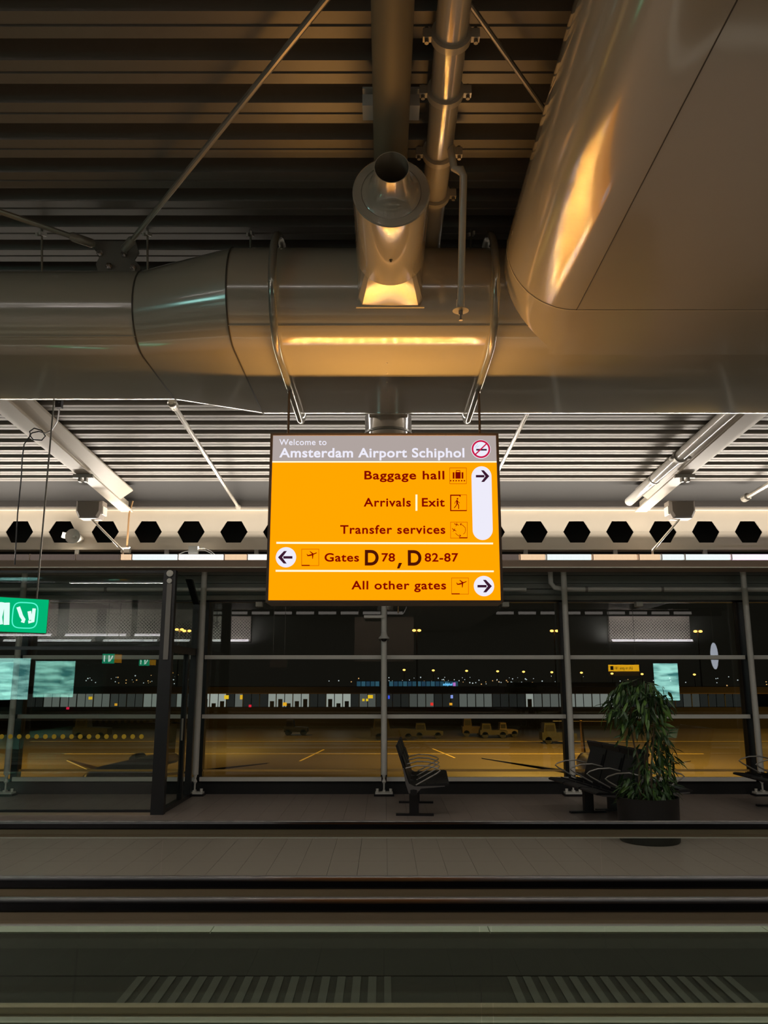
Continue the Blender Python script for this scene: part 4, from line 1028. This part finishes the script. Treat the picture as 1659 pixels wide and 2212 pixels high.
MB().obox((5.6, 80, GZ + .006), (.18, 10, .012), Matrix.Rotation(.14, 3, 'Z')).build('lead_in_line', M_line, ml, False)

# far pier building
TYY = 120.0
def zz_at(v, Y): return CAMZ + tz(v) * Y
t = thing('pier_building', (0, TYY, GZ), 'long low pier building across the apron with a row of lit windows', 'building')
MB().box(-95, 95, TYY + .3, TYY + 18, zz_at(1484, TYY), zz_at(1498, TYY)).build('roof', mat('pier_roof', rgb(44, 36, 26), .8), t, False)
MB().box(-95, 95, TYY - .1, TYY + .3, zz_at(1497, TYY) - .12, zz_at(1497, TYY)).build('eaves_strip', mat('pier_eaves', rgb(92, 72, 42), .7), t, False)
MB().box(-95, 95, TYY + .3, TYY + 18, GZ, zz_at(1528, TYY)).build('lower_storey', mat('pier_base', rgb(40, 34, 26), .85), t, False)
MB().box(-95, 95, TYY + 9.5, TYY + 10, zz_at(1528, TYY), zz_at(1498, TYY)).build('inner_wall', mat('pier_inner', rgb(60, 64, 60), .8), t, False)
zw0, zw1 = zz_at(1527, TYY), zz_at(1499, TYY)
lit = {(430, 480): .42, (500, 528): .14, (570, 668): .34, (706, 755): .42, (780, 812): .10, (880, 918): .08, (905, 942): .10, (1000, 1062): .13, (1128, 1150): .35, (1160, 1222): .12, (1225, 1330): .22, (90, 232): .16, (240, 300): .05, (300, 345): .26, (375, 400): .25, (1480, 1520): .05}
edges = sorted(set([e for q in lit for e in q] + [40, 200, 360, 540, 690, 830, 960, 1090, 1400, 1600]))
gl = {}
wn = 0
u = 20
while u < 1640:
    s = 0.018
    for (a_, b_), k in lit.items():
        if a_ <= u + 9 <= b_: s = max(s, k)
    key = round(s, 3)
    x0, x1 = at(u, 1512, TYY).x, at(u + 18, 1512, TYY).x
    m = emit('pier_light_%d' % int(s * 1000), (.92 * s, 1.0 * s, .93 * s, 1), 1.0, False)
    w = MB().box(x0 + .06, x1 - .06, TYY + .4, TYY + .46, zw0, zw1).build('window', m, t, False)
    if wn % 2 == 0: MB().box(x0 - .06, x0 + .06, TYY + .25, TYY + .45, zw0, zw1).build('mullion', mat('pier_mullion', rgb(60, 60, 56), .6), w, False)
    if s > .3: MB().box(x0 + .3, x0 + .9, TYY + .3, TYY + .4, zw0, zw0 + .5 + .3 * (wn % 3)).build('furniture', M_black, w, False)
    u += 18; wn += 1
for (u_, v_, c_, wpx, hpx) in ((489, 1506, (1, .62, .02), 9, 8), (521, 1506, (.9, .5, .02), 5, 9), (800, 1505, (1, .62, .02), 11, 7), (785, 1512, (.9, .6, .02), 5, 5), (793, 1512, (.9, .6, .02), 5, 5), (840, 1506, (.05, .1, .9), 4, 7), (976, 1505, (.3, .4, 1), 5, 7), (615, 1521, (1, .5, .02), 8, 7), (540, 1525, (.9, .02, .05), 5, 5), (933, 1521, (1, .04, .03), 6, 6), (974, 1521, (1, .45, .03), 6, 5), (146, 1530, (.9, .02, .08), 5, 5), (250, 1522, (1, .45, .03), 5, 5), (195, 1508, (1, .6, .02), 7, 6), (412, 1514, (1, .8, .1), 4, 6)):
    p = at(u_, v_, TYY - .3); k = TYY / den(v_)
    MB().box(p.x - wpx * k / 2, p.x + wpx * k / 2, TYY - .35, TYY - .1, p.z - hpx * k / 2, p.z + hpx * k / 2).build('lit_sign', emit('lit_sign_%d_%d' % (u_, v_), tuple(c_) + (1,), 1.0, False), t, False)
# blue-lit hangar further away
HY = 260.0
t = thing('blue_hangar', (at(920, 1480, HY).x, HY, GZ), 'distant long building washed in blue light with a bright blue name strip', 'building')
x0, x1 = at(770, 1480, HY).x, at(990, 1480, HY).x
MB().box(x0, x1, HY, HY + 20, GZ, zz_at(1471, HY)).build('wall', mat('hangar_wall', rgb(30, 42, 52), .7), t, False)
for i in range(22):
    a_ = x0 + (x1 - x0) * i / 22
    if 827 - 15 < 770 + 10 * i < 840: continue
    MB().box(a_ + .12, a_ + (x1 - x0) / 22 - .12, HY - .2, HY, zz_at(1484, HY), zz_at(1472, HY)).build('window', emit('hangar_blue_%d' % (i % 3), [(.02, .07, .11, 1), (.03, .10, .15, 1), (.015, .05, .09, 1)][i % 3], 1.0, False), t, False)
a_, b_ = at(957, 1482, HY), at(977, 1475, HY)
lettering('schiphol', a_.x, b_.x, a_.z + .15, b_.z, HY - .3, emit('hangar_name', (.15, .55, 1, 1), 1.6, False), .03, t)
MB().box(b_.x + .2, b_.x + 1.0, HY - .4, HY - .2, a_.z, b_.z + .1).build('emblem', emit('hangar_pink', (.6, .2, .7, 1), 1.0, False), t, False)
# long tan building on the right
HY2 = 230.0
t = thing('tan_building', (at(1180, 1480, HY2).x, HY2, GZ), 'distant low tan building lit by sodium lamps, right of centre', 'building')
MB().box(at(1112, 1480, HY2).x, at(1330, 1480, HY2).x, HY2, HY2 + 15, GZ, zz_at(1475, HY2)).build('wall', mat('tan_wall', rgb(120, 96, 60), .8), t, False)
MB().box(at(1112, 1480, HY2).x - .3, at(1330, 1480, HY2).x + .3, HY2 - .3, HY2 + 15.3, zz_at(1475, HY2), zz_at(1474, HY2)).build('roof', mat('tan_roof', rgb(60, 48, 34), .8), t, False)
# light masts
M_sod = emit('sodium_head', (4.0, 1.9, .35, 1), 1.0, False); M_mast = mat('mast_steel', rgb(110, 96, 70), .5, .4)
masts = [(900, 1362, 150, 'double-headed, right of the centre post'), (1197, 1363, 150, 'double-headed, left of the right white post'), (1507, 1364, 150, 'double-headed, right of the mirrored panel'), (388, 1360, 150, 'double-headed, left of two inside the glass screen'), (404, 1363, 190, 'double-headed, right of two inside the glass screen'), (72, 1364, 140, 'double-headed, beside the green exit sign')]
for u, v, Y, lab in masts:
    p = at(u, v, Y); k = Y / den(v)
    t = thing('light_mast', (p.x, Y, GZ), 'tall apron floodlight mast, ' + lab, 'light mast', 'tall floodlight masts')
    MB().sweep([(p.x, Y, GZ), (p.x, Y, p.z)], [.20, .09], 8).build('pole', M_mast, t)
    MB().box(p.x - 8 * k, p.x + 8 * k, Y - .08, Y + .08, p.z + .1, p.z + .25).build('crossarm', M_mast, t, False)
    for s in (-1, 1):
        MB().loft([[Vector((p.x + s * 5.5 * k + 4.2 * k * kk * math.cos(q), Y + yy, p.z + 2.6 * k * kk * math.sin(q))) for q in [2*math.pi*i/10 for i in range(10)]] for yy, kk in ((-.4, .6), (-.2, 1), (.1, .8))]).build('lamp_head', M_sod, t)
small = [(873, 1447), (936, 1448), (1008, 1449), (1075, 1450), (1131, 1451), (1192, 1452), (1256, 1453), (1322, 1455), (1387, 1456), (1500, 1457), (362, 1452)]
for i, (u, v) in enumerate(small):
    Y = 330; p = at(u, v, Y); k = Y / den(v)
    t = thing('lamp_post', (p.x, Y, GZ), ['first', 'second', 'third', 'fourth', 'fifth', 'sixth', 'seventh', 'eighth', 'ninth', 'tenth', 'lone'][i] + (' of the distant orange lamps in a row, counted from the centre post' if i < 10 else ' distant orange lamp inside the glass screen'), 'street lamp', 'row of distant orange lamps')
    MB().cyl((p.x, Y, GZ), (p.x, Y, p.z), .16, 6).build('pole', M_mast, t)
    MB().lathe([(0, -2.4 * k), (2.6 * k, -1.2 * k), (3.2 * k, 0), (2.0 * k, 1.4 * k), (0, 1.8 * k)], p, 'z', 10).build('lamp_head', M_sod, t)
dl_, dl2 = MB(), MB()
for i in range(120):
    u = random.choice([random.uniform(690, 1660), random.uniform(160, 450), random.uniform(830, 1240)]); v = random.gauss(1470, 5); Y = random.uniform(350, 600)
    p = at(u, v, Y); k = random.uniform(.5, 1.15) * Y / den(v)
    (dl_ if i % 3 else dl2).box(p.x - k, p.x + k, Y, Y + .3, p.z - k, p.z + k)
tag(dl_.build('distant_lights', emit('far_white', (.8, .9, .95, 1), .9, False), None, False), 'scatter of tiny white lights along the horizon', 'lights', None, 'stuff')
tag(dl2.build('distant_warm_lights', emit('far_warm', (1, .55, .2, 1), 1.0, False), None, False), 'scatter of tiny warm lights along the horizon', 'lights', None, 'stuff')
# service vehicles
def vehicle(u, v, Y, L, Hh, label, col):
    p = at(u, v, Y); z = GZ; L *= .82; Hh *= .85
    t = thing('service_vehicle', (p.x, Y, z), label, 'vehicle', 'service vehicles on the apron')
    m = mat('vehicle_%d' % u, rgb(*col), .5)
    MB().prism_y([(p.x - L/2, z + .4), (p.x + L/2, z + .4), (p.x + L/2, z + Hh * .5), (p.x + L * .2, z + Hh * .55), (p.x - L/2, z + Hh * .55)], Y - .9, Y + .9).build('body', m, t, False)
    MB().prism_y([(p.x - L*.45, z + Hh * .55), (p.x - L*.08, z + Hh * .55), (p.x - L*.12, z + Hh), (p.x - L*.42, z + Hh)], Y - .85, Y + .85).build('cab', m, t, False)
    MB().box(p.x - L*.40, p.x - L*.14, Y - .87, Y - .84, z + Hh * .62, z + Hh * .9).build('cab_window', M_black, t, False)
    for sx in (-.32, .32):
        for yy in (-.9, .7):
            MB().lathe([(0, 0), (.38, 0), (.38, .2), (0, .2)], (p.x + L * sx, Y + yy, z + .38), 'y', 12).build('wheel', M_black, t)
vehicle(925, 1578, 100, 4.2, 2.1, 'low baggage tractor parked just right of the centre post', (34, 32, 18))
vehicle(1022, 1575, 104, 3.4, 2.6, 'yellow tractor on the apron, second right of the centre post', (60, 44, 16))
vehicle(1065, 1578, 101, 4.0, 2.0, 'yellow-green loader on the apron, third right of the centre post', (44, 38, 18))
vehicle(1096, 1575, 103, 2.8, 2.0, 'small cart with white load on the apron, left of the right post', (90, 76, 52))
vehicle(1205, 1585, 92, 4.6, 2.6, 'dark tug beside the right white post', (26, 26, 20))
vehicle(850, 1575, 98, 6.5, 2.8, 'long dark truck behind the centre post', (22, 18, 15))
vehicle(640, 1574, 106, 3.6, 2.2, 'dark service car on the apron left of centre', (30, 26, 24))
vehicle(200, 1576, 100, 5.0, 2.8, 'dark van on the apron seen above the yellow dots', (26, 24, 20))
# aircraft
def aircraft(org, rz, label, tailcol, sc=1.0):
    t = thing('aircraft', org, label, 'aircraft', 'parked aircraft')
    Mx = Matrix.Translation(org) @ Matrix.Rotation(rz, 4, 'Z') @ Matrix.Scale(sc, 4)
    ap = mat('aircraft_paint', rgb(70, 52, 36), .35)
    def P(mb, name, m): mb.v = [tuple(Mx @ Vector(v)) for v in mb.v]; return mb.build(name, m, t)
    P(MB().sweep([(-8, 0, 2.9), (-6.5, 0, 2.7), (-4, 0, 2.4), (5.5, 0, 2.3), (7.2, 0, 2.25), (8.2, 0, 2.05), (8.5, 0, 2.0)], [.12, .45, .95, 1.0, .85, .4, .05], 20), 'fuselage', ap)
    for s in (-1, 1):
        P(MB().loft([[Vector(q) for q in ((-.2, s * .6, 1.9), (2.6, s * .6, 1.9), (2.4, s * .6, 2.15), (-.2, s * .6, 2.0))], [Vector(q) for q in ((-7.0, s * 9.4, 2.45), (-6.2, s * 9.4, 2.45), (-6.3, s * 9.4, 2.52), (-7.0, s * 9.4, 2.48))]]), 'wing', ap)
        P(MB().sweep([(-4.9, s * 1.5, 3.0), (-4.6, s * 1.5, 3.0), (-2.9, s * 1.5, 3.0), (-2.7, s * 1.5, 3.0)], [.25, .42, .42, .3], 14), 'engine', ap)
    P(MB().prism_y([(-8.2, 2.9), (-5.4, 3.2), (-7.0, 5.9), (-8.4, 5.9)], -.07, .07), 'tail_fin', mat('tail_%d' % tailcol[0], rgb(*tailcol), .5))
    P(MB().prism_x([(-2.6, 5.75), (2.6, 5.75), (2.6, 5.83), (-2.6, 5.83)], -8.6, -7.4), 'tailplane', ap)
    for x, y in ((5.5, 0), (-.5, 1.4), (-.5, -1.4)):
        P(MB().cyl((x, y, .3), (x, y, 1.8), .07, 8), 'landing_leg', M_galv); P(MB().lathe([(0, -.14), (.32, -.14), (.32, .14), (0, .14)], (x, y, .32), 'y', 14), 'landing_wheel', M_black)
aircraft((12.3, 50.0, GZ), R(-98), 'dark aircraft on the right, its wing over the lit apron and a golden tail fin', (190, 140, 50), .7)
aircraft((-14.3, 48.5, GZ), R(-98), 'dark aircraft on the left below the yellow dots', (90, 76, 40), .7)
